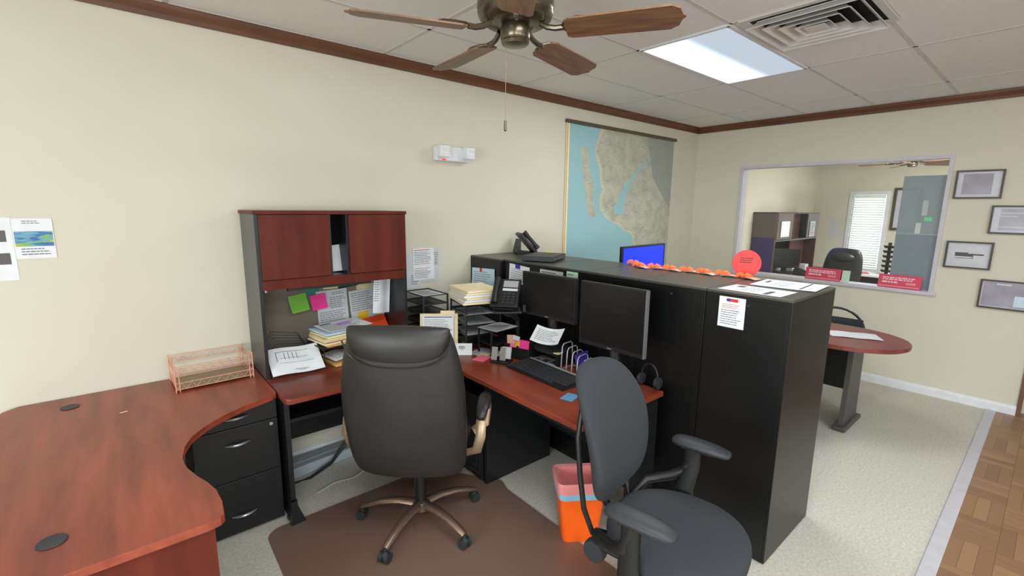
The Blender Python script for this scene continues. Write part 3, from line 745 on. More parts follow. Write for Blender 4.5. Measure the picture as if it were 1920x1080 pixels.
# wall-side tray rack
def tray_tower(x, y, z0, w, d, hs, rz, label, name='letter_tray', lip=.03, mt='plastic', ):
    t = thing(name, label, 'letter tray', (x, y, z0), rz)
    for h in hs:
        m = MB().b(-w/2, w/2, -d/2, d/2, h, h+.003)
        m.b(-w/2, w/2, d/2-.003, d/2, h, h+lip); m.b(-w/2, -w/2+.003, -d/2, d/2, h, h+lip); m.b(w/2-.003, w/2, -d/2, d/2, h, h+lip)
        m.tube([(-w/2, -d/2, h+.003), (w/2, -d/2, h+.003)], .004, 6)
        m.build('tray', mt, t)
    for sx in (-1, 1):
        for sy in (-1, 1): MB().b(sx*w/2-.005, sx*w/2+.005, sy*d/2-.005, sy*d/2+.005, 0, hs[-1]+lip).build('post', mt, t)
    return t
tray_tower(1.715, 3.0, .751, .2, .28, (.02, .085, .15, .215, .28, .345), 0, 'dark five-shelf letter rack against the wall right of the hutch', 'letter_rack', .008, 'plastic2')
paper('loose_sheet', 'tan sheet on a low shelf of the dark letter rack', 'paper', (1.715, 2.99, .8405), (0, 0, 0), .18, .25, ('tan', 'ink'), ())
paper('loose_sheet', 'grey-white sheet on the top shelf of the dark letter rack', 'paper', (1.712, 2.99, 1.1), (0, 0, .02), .17, .23, ('paper2', 'ink'), words(.1, .9, .1, .9, 8, 1, .3))

# manila folder standing with a form
fd = thing('form_folder', 'manila folder standing upright with a printed form clipped to it', 'folder', (1.672, 2.752, .7515), R(-37))
MB().box((0, .012, .118), (.265, .003, .232), rot=(R(-8), 0, 0), bev=.0012).box((.06, .034, .24), (.1, .003, .026), rot=(R(-8), 0, 0), bev=.001).build('folder_cover', 'manila', fd)
paper('form_sheet', None, None, (-.005, -.004, .122), (R(82), 0, 0), .215, .205, ('paper', 'ink', 'teal', 'plastic'), words(.05, .95, .6, .88, 5, 1, .22)+[(.05, .93, .95, .955, 3), (.05, .5, .95, .52, 3), (.45, .36, .9, .38, 3), (.5, .22, .9, .24, 3), (.6, .25, .9, .35, 2), (.9, .02, .92, .38, 3)], parent=fd)
MB().box((0, .028, .004), (.2, .03, .006), bev=.002).build('easel_foot', 'manila', fd)
paper('tent_card', 'white card with grey lettering leaning in front of the manila folder', 'card', (1.705, 2.515, .784), (R(50), 0, R(-38)), .135, .085, ('paper', 'ink'), words(.34, .72, .52, .8, 2, 1, .55)+words(.45, .62, .4, .48, 1, 1, .5), th=.001)

# ---------------------------------------------------------------- letter trays, folders, desk phone
tray_tower(1.925, 2.665, .751, .26, .28, (.03, .10, .17, .24, .305), R(-12), 'black letter tray tower carrying the cream folders near the wall', lip=.022)
z = .751+.332
for k in range(6):
    th = .016
    tag(MB().b(-.155, .155, -.125, .125, 0, th-.0015, bev=.002).build('file_folder', 'manila' if k in (0, 5) else ('paper' if k % 2 else 'manila'), loc=(1.875+.003*k, 2.62, z), rot=(0, 0, R(74+3*((k*7) % 3)))),
        ['cream folder at the bottom of the pile on the letter trays', 'white file second from the bottom of the pile on the letter trays', 'cream folder third from the bottom of the pile on the letter trays', 'white file fourth from the bottom of the pile on the letter trays', 'cream folder just under the top of the pile on the letter trays', 'cream folder on top of the pile on the letter trays'][k],
        'folder', 'folders piled on the letter trays')
    z += th
for hz, sx in ((.107, 0), (.177, .01), (.247, -.01)):
    paper('loose_sheet', {.107: 'white sheet on a low shelf of the black letter trays', .177: 'white sheet on a middle shelf of the black letter trays', .247: 'white sheet on an upper shelf of the black letter trays'}[hz], 'paper', (1.90+sx, 2.65, .7545+hz), (0, 0, R(-12)), .21, .26, ('paper2', 'ink'), words(.1, .9, .1, .9, 9, 1, .3), group='sheets in the letter trays')

def desk_phone(loc, rz, label, tilt=42):
    t = thing('desk_phone', label, 'telephone', loc, rz)
    # phone faces -y (local); a tilted body on a foot
    Rm = Matrix.Rotation(R(tilt), 4, 'X')
    def P(x, y, z): return tuple(Matrix.Translation((0, -.06, .02)) @ Rm @ Vector((x, y, z)))
    e = (R(tilt), 0, 0)
    MB().box(P(0, .10, .0), (.185, .215, .028), rot=e, bev=.008).build('body', 'plastic', t)
    MB().prism_axis([(-.05, .0), (.10, 0), (.11, .012), (.085, .125), (.07, .125), (.07, .03), (-.05, .012)], -.07, .07, 'x').build('foot_stand', 'plastic', t)
    hs = MB().tube([P(-.062, .01, .034), P(-.064, .05, .036), P(-.064, .10, .037), P(-.064, .15, .036), P(-.062, .195, .034)], [.024, .018, .016, .018, .025], 12)
    hs.build('handset', 'plastic', t, smooth=True)
    MB().box(P(.028, .165, .017), (.10, .05, .004), rot=e, bev=.002).build('display', 'silver', t)
    k = MB()
    for i in range(3):
        for j in range(4): k.box(P(-.005+i*.03, .025+j*.022, .017), (.022, .014, .006), rot=e, bev=.002)
    k.build('key_pad', 'plastic2', t)
    MB().box(P(.028, .122, .016), (.10, .018, .003), rot=e).build('label_strip', 'paper2', t)
    return t
ps = thing('phone_stand', 'black phone platform on a post beside the letter trays', 'phone stand', (2.085, 2.385, .751))
MB().box((-.145, -.055, .306), (.18, .20, .012), rot=(0, 0, R(-35)), bev=.004).build('platform', 'plastic', ps)
MB().box((-.10, -.178, .33), (.02, .014, .045), rot=(0, 0, R(-12)), bev=.003).build('side_clip', 'plastic2', ps)
MB().tube([(0, 0, .0), (0, 0, .2), (-.06, -.02, .26), (-.13, -.05, .30)], [.016, .016, .025, .045], 12).build('post', 'plastic2', ps, smooth=True)
MB().b(-.035, .06, -.05, .05, 0, .01, bev=.003).build('base_plate', 'plastic', ps)
desk_phone((1.935, 2.335, 1.068), R(-52), 'black desk phone on its stand beside the cream folders', 50)

# lower black desk shelf with papers, in front of the left monitor
sh = thing('desk_shelf', 'low black two-level desk shelf holding printed sheets', 'desk shelf', (1.95, 2.40, .751), R(-3))
for z in (.075, .165): MB().b(-.13, .085, -.07, .09, z, z+.006, bev=.002).build('shelf', 'plastic', sh)
for sx in (-.125, .08):
    for sy in (-.065, .085): MB().b(sx-.005, sx+.005, sy-.005, sy+.005, 0, .167).build('post', 'plastic', sh)
paper('loose_sheet', 'printed grey sheet lying on top of the low desk shelf', 'paper', (1.93, 2.41, .9245), (0, 0, R(8)), .22, .18, ('paper2', 'ink'), words(.08, .92, .1, .9, 9, 1, .25), lambda u, v: .001)
paper('loose_sheet', 'white sheet under the low desk shelf on the desktop', 'paper', (1.85, 2.43, .7515), (0, 0, R(20)), .16, .2, ('paper2', 'ink'), words(.1, .9, .1, .9, 8, 1, .25))

# monitors
def monitor(loc, rz, w, h, label, bot, screen='screen', bezel='plastic', trim='plastic'):
    t = thing('monitor', label, 'monitor', loc, rz)
    # faces local -y
    MB().box((0, .012, bot+h/2), (w, .028, h), bev=.005).build('case', bezel, t)
    MB().box((0, -.0035, bot+h/2+.006), (w-.03, .003, h-.042)).build('screen', screen, t)
    m = MB(); m.b(w/2-.006, w/2+.001, -.006, .02, bot+.004, bot+h-.004)
    m.build('side_trim', trim, t)
    MB().box((0, -.005, bot+.012), (.03, .003, .006)).build('badge', 'chrome', t)
    MB().tube([(0, .06, .01), (0, .06, bot*.6), (0, .04, bot+h*.45)], [.035, .03, .03], 10, flat=.5).build('neck', bezel, t, smooth=True)
    MB().lathe([(0, 0), (.12, 0), (.12, .006), (.1, .014), (0, .016)], (0, .06, 0)).build('base', bezel, t, smooth=True)
    return t
# screens face roughly -x
monitor((2.02, 2.03, .837), R(-90+3), .445, .28, 'left dark monitor, nearer the wall, above the low desk shelf', .205)
monitor((2.07, 1.575, .751), R(-90+2), .445, .375, 'right dark monitor with a silver edge behind the task chair', .185, trim='greytrim2')

# keyboard and small items
def keyboard():
    t = thing('keyboard', 'black computer keyboard lying on the narrow cherry desk', 'keyboard', (1.868, 1.88, .751), R(-91.5))
    w, d = .49, .2
    MB().prism_axis([(-d/2, 0), (d/2, 0), (d/2, .028), (d/2-.03, .03), (-d/2, .012)], -w/2, w/2, 'x').build('case', 'plastic', t)
    m = MB()
    for j in range(6):
        yy = -d/2+.022+j*.024; zz = .0145+(yy+d/2)*.092
        x = -w/2+.012; 
        for k in range(20 if j else 12):
            wd = .02
            if j == 0 and k == 4: wd = .115
            if x+wd > w/2-.01: break
            m.box((x+wd/2, yy, zz), (wd, .019, .009), rot=(R(5), 0, 0), bev=.002, seg=1); x += wd+.0035
    m.build('keycap_field', 'plastic2', t)
    MB().b(-w/2+.02, w/2-.02, d/2-.028, d/2-.012, .03, .033).build('media_strip', 'silver', t)
keyboard()

ch = thing('card_holder', 'silver desk card holder with grey cards beside the pink note pad', 'card holder', (1.81, 2.22, .751), R(-62))
MB().b(-.06, .06, -.045, .05, 0, .012, bev=.003).build('base', 'plastic', ch)
for k, x in enumerate((-.045, .01)):
    MB().box((x, -.012+.01*k, .055), (.04, .006, .085), rot=(R(-14), 0, 0), bev=.002).build('holder_plate', 'chrome', ch)
MB().box((.028, .016, .06), (.06, .012, .075), rot=(R(-14), 0, 0), bev=.001).build('card_stack', 'paper2', ch)
tag(MB().b(-.05, .05, -.04, .04, 0, .008, bev=.001).build('note_pad', 'hotpink', loc=(1.745, 2.345, .7515), rot=(0, 0, R(20))), 'pink note pad by the card holder', 'note pad')
tag(MB().b(-.04, .04, -.035, .035, 0, .005, bev=.001).build('note_pad', 'cream', loc=(1.80, 2.395, .7516), rot=(0, 0, R(35))), 'pale yellow note pad behind the pink one', 'note pad')

nb = thing('note_rack', 'small black rack covered in pink and white notes below the left monitor', 'note rack', (1.955, 2.20, .751), R(-72))
MB().b(-.08, .08, -.03, .03, 0, .115, bev=.004).build('rack', 'plastic', nb)
for k, (x, zc, w, h, mt) in enumerate(((-.055, .13, .06, .055, 'tagpink'), (-.035, .105, .05, .05, 'hotpink'), (.045, .11, .075, .055, 'pink'), (.0, .11, .03, .03, 'yellow'), (-.01, .145, .05, .03, 'paper2'))):
    MB().box((x, -.034-.002*k, zc), (w, .0012, h), rot=(R(-10), R(4*k-8), 0)).build('note', mt, nb)
paper('curled_paper', 'curling white printed sheet propped in front of the left monitor', 'paper', (1.99, 1.985, .94), (R(35), 0, R(-70)), .19, .13, ('paper', 'ink'), words(.1, .9, .15, .85, 7, 1, .25), lambda u, v: .10*(u-.5)**2, nu=12)
rs = thing('monitor_riser', 'black monitor riser behind the note rack', 'monitor riser', (2.06, 2.05, .751))
MB().b(-.06, .12, -.13, .13, .07, .085, bev=.004).build('top', 'plastic', rs)
for y in (-.12, .12): MB().b(-.05, .11, y-.008, y+.008, 0, .072).build('leg_panel', 'plastic', rs)
tag(MB().b(-.035, .035, -.03, .03, 0, .006).build('note_pad', 'hotpink', loc=(2.035, 2.0, .838), rot=(0, 0, R(25))), 'small pink pad on the monitor riser', 'note pad')
tag(MB().b(-.045, .045, -.03, .03, 0, .006).build('note_pad', 'cream', loc=(2.045, 1.945, .838), rot=(0, 0, R(12))), 'small cream pad on the monitor riser', 'note pad')
paper('desk_calendar', 'white desk pad sheet printed with dark blocks behind the keyboard', 'desk pad', (2.03, 2.05, .7525), (0, 0, R(-88)), .21, .17, ('paper', 'ink'), [(.1, .35, .3, .6, 1), (.35, .4, .6, .75, 1), (.65, .5, .9, .8, 1)]+words(.1, .9, .08, .3, 3, 1, .3), th=.0015)

fs = thing('file_sorter', 'silver wire file sorter with upright loops in front of the right monitor', 'file sorter', (2.065, 1.81, .751), R(8))
for k in range(5):
    y = .07-.038*k; h = .165-.018*k
    MB().tube([(-.065, y, 0.004), (-.06, y, h*.5), (-.055, y, h-.015), (-.04, y, h), (.03, y, h), (.05, y, h-.015), (.06, y, 0.004)], .0035, 6).build('wire_loop', 'silver', fs, smooth=True)
MB().tube([(-.065, .075, .004), (.06, .075, .004), (.06, -.09, .004), (-.065, -.09, .004), (-.065, .075, .004)], .0035, 6).build('base_wire', 'silver', fs)
tag(MB().box((0, 0, .05), (.13, .014, .11), rot=(R(-14), 0, 0), bev=.002).build('notebook', 'violet', loc=(2.08, 1.775, .766), rot=(0, 0, R(8))), 'purple notebook leaning in the silver file sorter', 'notebook')
tag(MB().b(-.06, .06, -.028, .028, 0, .035, bev=.004).build('metal_tray', 'silver', loc=(2.162, 1.775, .7515), rot=(0, 0, R(-88))), 'flat silver tray in front of the right monitor', 'tray')
paper('card', 'small blue card at the edge of the narrow cherry desk', 'card', (1.735, 1.56, .7515), (0, 0, R(15)), .1, .07, ('bluecard', 'ink'), (), th=.0008)
hd = thing('headset', 'black headset hanging at the near end of the narrow desk', 'headset', (2.17, 1.37, .751))
MB().tube([(0, .05*math.cos(a), .07+.07*math.sin(a)) for a in [PI*i/10 for i in range(11)]], .006, 8).build('headband', 'plastic', hd, smooth=True)
for s in (-1, 1): MB().lathe([(0, -.01), (.03, -.01), (.032, .01), (0, .012)], n=16).build('ear_pad', 'plastic2', hd, smooth=True, loc=(0, s*.052, .045), rot=(R(90), 0, 0))

# ---------------------------------------------------------------- black cabinets
CX0, CX1, CH = 2.275, 2.88, 1.333
ys = [.735+.4065*k for k in range(7)]
clabs = ['nearest tall black file cabinet, at the open end of the row', 'second black file cabinet from the open end of the row', 'third black file cabinet from the open end, behind the right monitor',
         'fourth black file cabinet from the open end, behind the left monitor', 'fifth black file cabinet from the open end, behind the desk phone', 'last black file cabinet, against the long wall']
def cabinet(k):
    x0 = CX0-(.03 if k == 5 else 0)
    t = thing('file_cabinet', clabs[k], 'file cabinet', (x0, ys[k]+.0015, 0), group='row of black file cabinets')
    w, d = .4035, CX1-CX0
    MB().b(0, d-.02, 0, w, .006, CH-.014, bev=.002).build('body', 'blackmetal', t)
    MB().b(0, d-.015, .0, w, CH-.0138, CH, bev=.003).build('top', ['cabtop'], t)
    MB().b(-.003, .0, .012, w-.012, .02, CH-.03, bev=.001).build('back_panel', 'blackmetal', t)
    MB().b(.02, d-.04, .02, w-.02, 0, .008).build('plinth', 'gap', t)
    for j in range(4):
        z0 = .03+j*.322
        dr = MB().b(d-.022, d, .01, w-.01, z0, z0+.316, bev=.003).build('drawer', 'blackmetal', t)
        MB().tube([(d, w/2-.06, z0+.24), (d+.02, w/2-.06, z0+.24), (d+.02, w/2+.06, z0+.24), (d, w/2+.06, z0+.24)], .004, 6).build('handle', 'chrome', dr)
    MB().cyl((-.005, w*.47, CH-.055), (.001, w*.47, CH-.055), .006, n=10).build('screw_cap', 'plastic2', t)
for k in range(6): cabinet(k)
FX_ = CX0-.0052
def on_cab(yaw=0, tilt=0): return (R(90), R(tilt), R(-90))
paper('posted_notice', 'white notice with a small flag emblem stuck on the nearest black cabinet', 'notice', (FX_-.001, 1.003, 1.232), on_cab(), .128, .152,
      ('paper', 'ink', 'red', 'inkred', 'bluetape'), [(.32, .85, .72, .95, 2), (.28, .86, .42, .94, 4)]+words(.12, .9, .62, .78, 3, 3, .25, seed=11)+words(.1, .92, .08, .6, 7, 1, .25, seed=12))
paper('posted_sheet', 'pale blue printed sheet held by a red magnet on the last black cabinet', 'notice', (CX0-.037, 2.985, 1.17), on_cab(0, -3), .30, .145, ('tintblue', 'ink', 'red'), words(.1, .9, .1, .85, 6, 1, .2)+[(.36, .8, .46, 1.0, 2)], lambda u, v: .003+.012*(1-v)**2)
paper('posted_sheet', 'white sheet under a blue magnet behind the desk phone', 'notice', (FX_-.002, 2.585, 1.235), on_cab(0, 3), .225, .14, ('paper', 'ink', 'bluetape'), words(.1, .9, .1, .8, 6, 1, .22)+[(.3, .8, .55, 1.0, 2)])
paper('posted_label', 'long white label strip on the black cabinet above the left monitor', 'label', (FX_-.001, 2.25, 1.285), on_cab(), .225, .035, ('paper2', 'ink'), words(.08, .9, .3, .7, 1, 1, .4))
paper('posted_label', 'small mint label on the black cabinet above the left monitor', 'label', (FX_-.001, 2.055, 1.295), on_cab(), .10, .04, ('mint', 'ink'), words(.1, .8, .3, .7, 1, 1, .4))

# on top of the cabinets
desk_phone((2.72, 3.0, CH+.001), R(62), 'black telephone standing on the cabinets near the wall', 48)
lt = thing('flat_drive', 'flat grey electronic box lying on the cabinets beside the telephone', 'electronic box', (2.50, 2.56, CH+.001), R(27))
MB().b(-.17, .16, -.125, .12, .004, .042, bev=.004).build('case', 'plastic2', lt)
MB().b(-.16, .15, -.1275, -.124, .012, .034).build('front_strip', 'leg', lt)
for x in (-.12, .12):
    for y in (-.09, .09): MB().cyl((x, y, 0), (x, y, .005), .012, n=10).build('foot', 'rubber', lt)
hl = thing('marker', 'yellow-green highlighter lying on the cabinets by the map', 'marker', (2.99-.2, 2.83, CH+.003), R(20))
MB().cyl((-.05, 0, .012), (.07, 0, .012), .011, n=12).build('barrel', 'highlighter', hl, smooth=True)
MB().cyl((-.12, 0, .012), (-.05, 0, .012), .009, n=12).build('cap', 'plastic', hl, smooth=True)
paper('loose_sheet', 'pale sheet under the highlighter on the cabinets', 'paper', (2.73, 2.8, CH+.0012), (0, 0, R(15)), .21, .16, ('cream', 'ink'), ())

tagspots = [(2.80, 1.93), (2.71, 1.825), (2.745, 1.72), (2.745, 1.61), (2.77, 1.50), (2.765, 1.39), (2.79, 1.275), (2.78, 1.15)]
tl = ['leftmost orange ribbon tag on the cabinet tops', 'second orange ribbon tag from the left on the cabinet tops', 'third orange ribbon tag from the left on the cabinet tops', 'fourth orange ribbon tag from the left on the cabinet tops',
      'fourth orange ribbon tag from the right on the cabinet tops', 'third orange ribbon tag from the right on the cabinet tops', 'second orange ribbon tag from the right on the cabinet tops', 'rightmost orange ribbon tag, in front of the red disc']
for k, (x, y) in enumerate(tagspots):
    rn = random.Random(k+50); rz = R(-90+rn.uniform(-12, 12))
    t = thing('ribbon_tag', tl[k], 'tag', (x, y, CH+.0012), rz, 'orange ribbon tags on the cabinets')
    f = lambda u, v: (.012+(u-.5)*.098, (v-.5)*.065, .004+.006*math.sin(u*PI))
    MB().sheet(f, 6, 2, .001).build('card', 'tagpink', t)
    m = MB()
    for a, s in ((20, 1), (-15, 1), (160, .8), (200, .7)):
        c, q = math.cos(R(a)), math.sin(R(a))
        m.tube([(-.035, .0, .012), (-.035+.02*c*s, .025*q*s, .026), (-.035+.04*c*s, .05*q*s, .018), (-.035+.05*c*s, .075*q*s, .008)], [.008, .013, .013, .006], 6, flat=.3)
    m.build('ribbon', 'flagorange', t, smooth=True)
rd = thing('round_sign', 'round red sign with dark lettering standing at the back of the cabinets', 'sign', (2.842, 1.195, CH+.0012), R(-66))
MB().lathe([(0, -.002), (.077, -.002), (.079, 0), (.077, .002), (0, .002)], n=40).build('disc', 'reddisc', rd, loc=(0, 0, .083), rot=(R(90), 0, 0))
f = lambda u, v: ((u-.5)*.12, (v-.5)*.12, 0)
q = MB(); q.marks(f, words(.2, .8, .5, .8, 3, 0, .4, .1, seed=4), 0)
q.build('lettering', 'piping', rd, loc=(0, -.0032, .083), rot=(R(90), 0, 0))
MB().b(-.03, .03, -.01, .012, 0, .006).build('stand', 'reddisc', rd)
paper('form_sheet', 'white form with a dark block lying nearest on the end cabinet top', 'paper', (2.42, .955, CH+.0012), (0, 0, R(-91)), .30, .21, ('paper', 'ink'), [(.12, .62, .24, .86, 1), (.7, .1, .78, .6, 1)]+words(.3, .65, .15, .85, 5, 1, .12))
paper('form_sheet', 'white form lying at the back of the end cabinet top', 'paper', (2.73, .915, CH+.0012), (0, 0, R(-86)), .31, .29, ('paper', 'ink'), [(.1, .5, .16, .8, 1), (.74, .1, .77, .95, 1)]+words(.25, .65, .15, .85, 6, 1, .1), lambda u, v: .001+.006*max(0, u-.7))

# ---------------------------------------------------------------- chair mat and chairs
mat_out = arc(.53, 2.46, .08, 90, 180, 5)+arc(.50, .98, .08, 180, 270, 5)+arc(1.6, .98, .09, 270, 360, 5)+[(1.70, 2.02)]+arc(1.60, 2.10, .13, 0, 60, 4)+arc(1.4, 2.44, .1, 50, 90, 4)
tag(MB().prism(mat_out, .0008, .004, bev=.001).build('chair_mat', 'mat'), 'brown vinyl chair mat on the carpet under the leather chair', 'chair mat')

def sup(hw, ht, n=28, e=3.2):
    out = []
    for k in range(n):
        t = 2*PI*k/n; c, s = math.cos(t), math.sin(t)
        out.append((math.copysign(abs(c)**(2/e), c)*hw, math.copysign(abs(s)**(2/e), s)*ht))
    return out

def leather_chair(loc, rz, label, detail=True):
    t = thing('office_chair', label, 'office chair', loc, rz)     # faces local +y
    # five star base
    hub = MB().lathe([(0, .075), (.045, .075), (.05, .1), (.045, .125), (0, .125)]).build('hub', 'bronze', t, smooth=True)
    for k in range(5):
        a = R(65+72*k)-rz; c, s = math.cos(a), math.sin(a)
        lg = MB().tube([(.03*c, .03*s, .108), (.12*c, .12*s, .118), (.22*c, .22*s, .108), (.30*c, .30*s, .085), (.335*c, .335*s, .072)], [.03, .026, .023, .021, .017], 10, flat=.75, up=(0, 0, 1)).build('base_leg', 'bronze', t, smooth=True)
        ca = MB(); p = Vector((-s, c, 0)); ctr = Vector((.335*c, .335*s, .0265))
        for q in (-1, 1): ca.cyl(ctr+p*q*.006, ctr+p*q*.026, .0265, n=16)
        ca.cyl(ctr+Vector((0, 0, .02)), ctr+Vector((0, 0, .05)), .009)
        ca.ball(ctr+Vector((0, 0, .012)), (.022, .022, .02))
        ca.build('caster', 'rubber', lg, smooth=True)
    MB().cyl((0, 0, .12), (0, 0, .3), .03).cyl((0, 0, .29), (0, 0, .42), .022).build('gas_column', 'plastic', t, smooth=True)
    MB().b(-.1, .1, -.13, .12, .40, .44, bev=.01).build('tilt_plate', 'plastic', t)
    MB().tube([(.08, .03, .41), (.2, .05, .40), (.26, .06, .37)], [.007, .007, .014], 8).build('lever', 'plastic2', t, smooth=True)
    # seat
    rings = []
    for z, sc in ((.435, .86), (.445, .95), (.47, 1), (.52, 1), (.545, .95), (.555, .8)):
        rings.append([(x*sc, .04+y*sc, z) for x, y in sup(.265, .265)])
    MB().skin(rings).build('seat', 'leather', t, smooth='all', sub=1)
    # back : lofted, wide at the waist, wraps forward slightly at the sides
    prof = [(.405, .20, .03), (.415, .248, .05), (.44, .27, .064), (.50, .286, .07), (.58, .292, .072), (.68, .296, .07), (.78, .296, .07), (.90, .294, .068), (1.0, .280, .066), (1.08, .260, .064), (1.14, .243, .06), (1.18, .228, .05), (1.193, .195, .03)]
    rings = []
    for z, hw, ht in prof:
        y0 = -.215-.16*(z-.44)-.03*math.sin((z-.44)/.7*PI)
        rings.append([(x, y0+y+.35*x*x, z) for x, y in sup(hw, ht, 32, 2.6)])
    bk = MB().skin(rings).build('backrest', 'leather', t, smooth='all', sub=1)
    # rolled headrest pillow hugging the rear of the top: crescent lower edge
    rings = []
    N = 22
    for i in range(N+1):
        u = -1+2*i/N; x = u*.236
        k = math.sqrt(max(0, 1-abs(u)**2.6))
        zt = 1.208-.012*u*u; hb = .062+.138*k; zc = zt-hb/2
        y0 = -.215-.16*(zc-.44)-.03*math.sin((zc-.44)/.7*PI)+.35*x*x-.022
        tt = .05*(.25+.75*k)
        rings.append([(x, y0+tt*math.cos(a)*1.05, zc+hb/2*math.sin(a)) for a in [2*PI*j/20 for j in range(20)]])
    hr = MB().skin(rings).build('headrest', 'leather', bk, smooth='all', sub=1)
    # seam piping along the crescent
    pts = []
    for i in range(N+1):
        u = -1+2*i/N; x = u*.241; k = math.sqrt(max(0, 1-abs(u)**2.6))
        z = 1.208-.012*u*u-(.058+.128*k)
        y0 = -.215-.16*(z-.44)-.03*math.sin((z-.44)/.7*PI)+.35*x*x
        pts.append((x, y0-.066, z))
    MB().tube(pts, .004, 6).build('piping', 'piping', bk, smooth=True)
    # arms: champagne strap loops with padded tops
    for s in (-1, 1):
        am = MB()
        path = [(s*.26, -.10, .47), (s*.325, -.12, .50), (s*.345, -.13, .58), (s*.345, -.10, .645), (s*.345, 0, .665), (s*.345, .10, .668), (s*.345, .18, .64), (s*.343, .215, .58), (s*.335, .19, .5), (s*.27, .16, .46)]
        am.tube(path, .010, 10, flat=2.7, up=(1, 0, 0))
        a = am.build('arm', 'armgold', t, smooth=True)
        MB().tube([(s*.345, -.11, .668), (s*.345, -.03, .69), (s*.345, .08, .695), (s*.345, .16, .683), (s*.345, .205, .652)], [.022, .034, .037, .034, .022], 12, flat=.55, up=(0, 0, 1)).build('arm_pad', 'leather', a, smooth='all')
    return t
leather_chair((1.145, 2.1, .0045), R(-43), 'dark leather executive chair with bronze base, seen from behind')

def task_chair(loc, rz):
    t = thing('office_chair', 'grey fabric task chair with black arms in the right foreground', 'office chair', loc, rz)   # faces local -y
    MB().lathe([(0, .07), (.05, .07), (.055, .1), (.04, .13), (0, .13)]).build('hub', 'plastic', t, smooth=True)
    for k in range(5):
        a = R(20+72*k); c, s = math.cos(a), math.sin(a)
        lg = MB().tube([(.03*c, .03*s, .105), (.15*c, .15*s, .11), (.26*c, .26*s, .085), (.31*c, .31*s, .07)], [.03, .025, .021, .016], 10, flat=.7, up=(0, 0, 1)).build('base_leg', 'plastic', t, smooth=True)
        ca = MB(); p = Vector((-s, c, 0)); ctr = Vector((.31*c, .31*s, .028))
        for q in (-1, 1): ca.cyl(ctr+p*q*.006, ctr+p*q*.028, .028, n=16)
        ca.cyl(ctr+Vector((0, 0, .02)), ctr+Vector((0, 0, .05)), .009)
        ca.build('caster', 'rubber', lg, smooth=True)
    MB().cyl((0, 0, .12), (0, 0, .4), .028).build('gas_column', 'plastic', t, smooth=True)
    MB().b(-.12, .12, -.12, .2, .385, .43, bev=.012).build('tilt_mechanism', 'plastic', t)
    for s in (-1, 1):
        k = MB()
        k.lathe([(0, -.02), (.042, -.02), (.046, -.01), (.046, .012), (.03, .02), (0, .02)], n=24)
        k.build('tilt_knob', 'plastic2', t, smooth=True, loc=(s*.19, .21, .40), rot=(0, R(90), 0))
    # seat cushion: rounded front
    rings = []
    def seat_out(sc):
        pts = []
        for k in range(32):
            a = 2*PI*k/32; c, s = math.cos(a), math.sin(a)
            e = 2.5
            x = math.copysign(abs(c)**(2/e), c)*.265; y = math.copysign(abs(s)**(2/e), s)*.262-.028
            if y > 0: x *= 1-.12*(y/.24)
            pts.append((x*sc, y*sc-.01))
        return pts
    for z, sc in ((.425, .82), (.435, .95), (.46, 1.0), (.49, 1.0), (.51, .95), (.518, .82), (.516, .4)):
        rings.append([(x, y, z-.10*max(0, -y-.14)**1.1 - .01*math.exp(-(x*x+y*y)/.02)) for x, y in seat_out(sc)])
    MB().skin(rings).build('seat', 'fabric', t, smooth='all', sub=1)
    MB().b(-.2, .2, -.15, .19, .415, .432, bev=.006).build('seat_pan', 'plastic', t)
    # back cushion and shell: tall, waisted low, leaning back
    prof = [(.585, .13, .03), (.593, .165, .042), (.615, .19, .05), (.66, .213, .054), (.72, .226, .056), (.80, .236, .056), (.88, .242, .054), (.95, .232, .053), (1.01, .21, .052), (1.06, .172, .05), (1.085, .125, .042), (1.095, .07, .028)]
    def yb(z): return .232+.24*(z-.57)-.045*math.sin((z-.57)/.52*PI)
    rings = [[(x, yb(z)+y-.7*x*x, z) for x, y in sup(hw, ht, 32, 2.3)] for z, hw, ht in prof]
    MB().skin(rings).build('backrest', 'fabric', t, smooth='all', sub=1)
    # flex straps down each side of the back and the spine
    for s in (-1, 1):
        MB().tube([(s*.15, .31, 1.0), (s*.2, .30, .85), (s*.2, .285, .7), (s*.185, .27, .55), (s*.17, .235, .45), (s*.13, .17, .415)], .011, 8).build('back_strap', 'plastic', t, smooth=True)
    MB().tube([(-.02, .30, .80), (0, .30, .65), (0, .28, .5), (0, .2, .42)], [.03, .035, .035, .03], 10, flat=.5).build('spine', 'plastic', t, smooth=True)
    for s in (-1, 1):
        MB().tube([(s*.10, .16, .42), (s*.17, .215, .46), (s*.235, .185, .51), (s*.295, .09, .54), (s*.316, .04, .575), (s*.32, .02, .63), (s*.322, .01, .685)], [.018, .02, .02, .022, .024, .022, .022], 10).build('arm_post', 'plastic', t, smooth=True)
        rg = []
        for y, hw, ht, z in ((-.14, .018, .008, .70), (-.13, .034, .015, .70), (-.08, .046, .02, .704), (0, .05, .022, .706), (.07, .046, .021, .706), (.10, .034, .016, .704), (.11, .018, .008, .702)):
            rg.append([(s*.322+a, y, z+b_) for a, b_ in sup(hw, ht, 16, 2.4)])
        MB().skin(rg).build('arm_pad', 'plastic2', t, smooth='all', sub=1)
        MB().b(s*.322-.022, s*.322+.022, -.06, .06, .676, .688, bev=.004).build('arm_bracket', 'plastic', t)
    for s in (-1, 1):
        MB().skin([[(s*.285+a, .03+b_, z) for a, b_ in sup(hw, ht, 14, 3)] for z, hw, ht in ((.40, .024, .04), (.5, .026, .038))]+[[(s*.318+a, .015+b_, z) for a, b_ in sup(.022, .034, 14, 3)] for z in (.60, .69)]).build('arm_upright', 'plastic', t, smooth=True)
        MB().b(min(s*.1, s*.29), max(s*.1, s*.29), .0, .06, .395, .412, bev=.004).build('arm_crossbar', 'plastic', t)
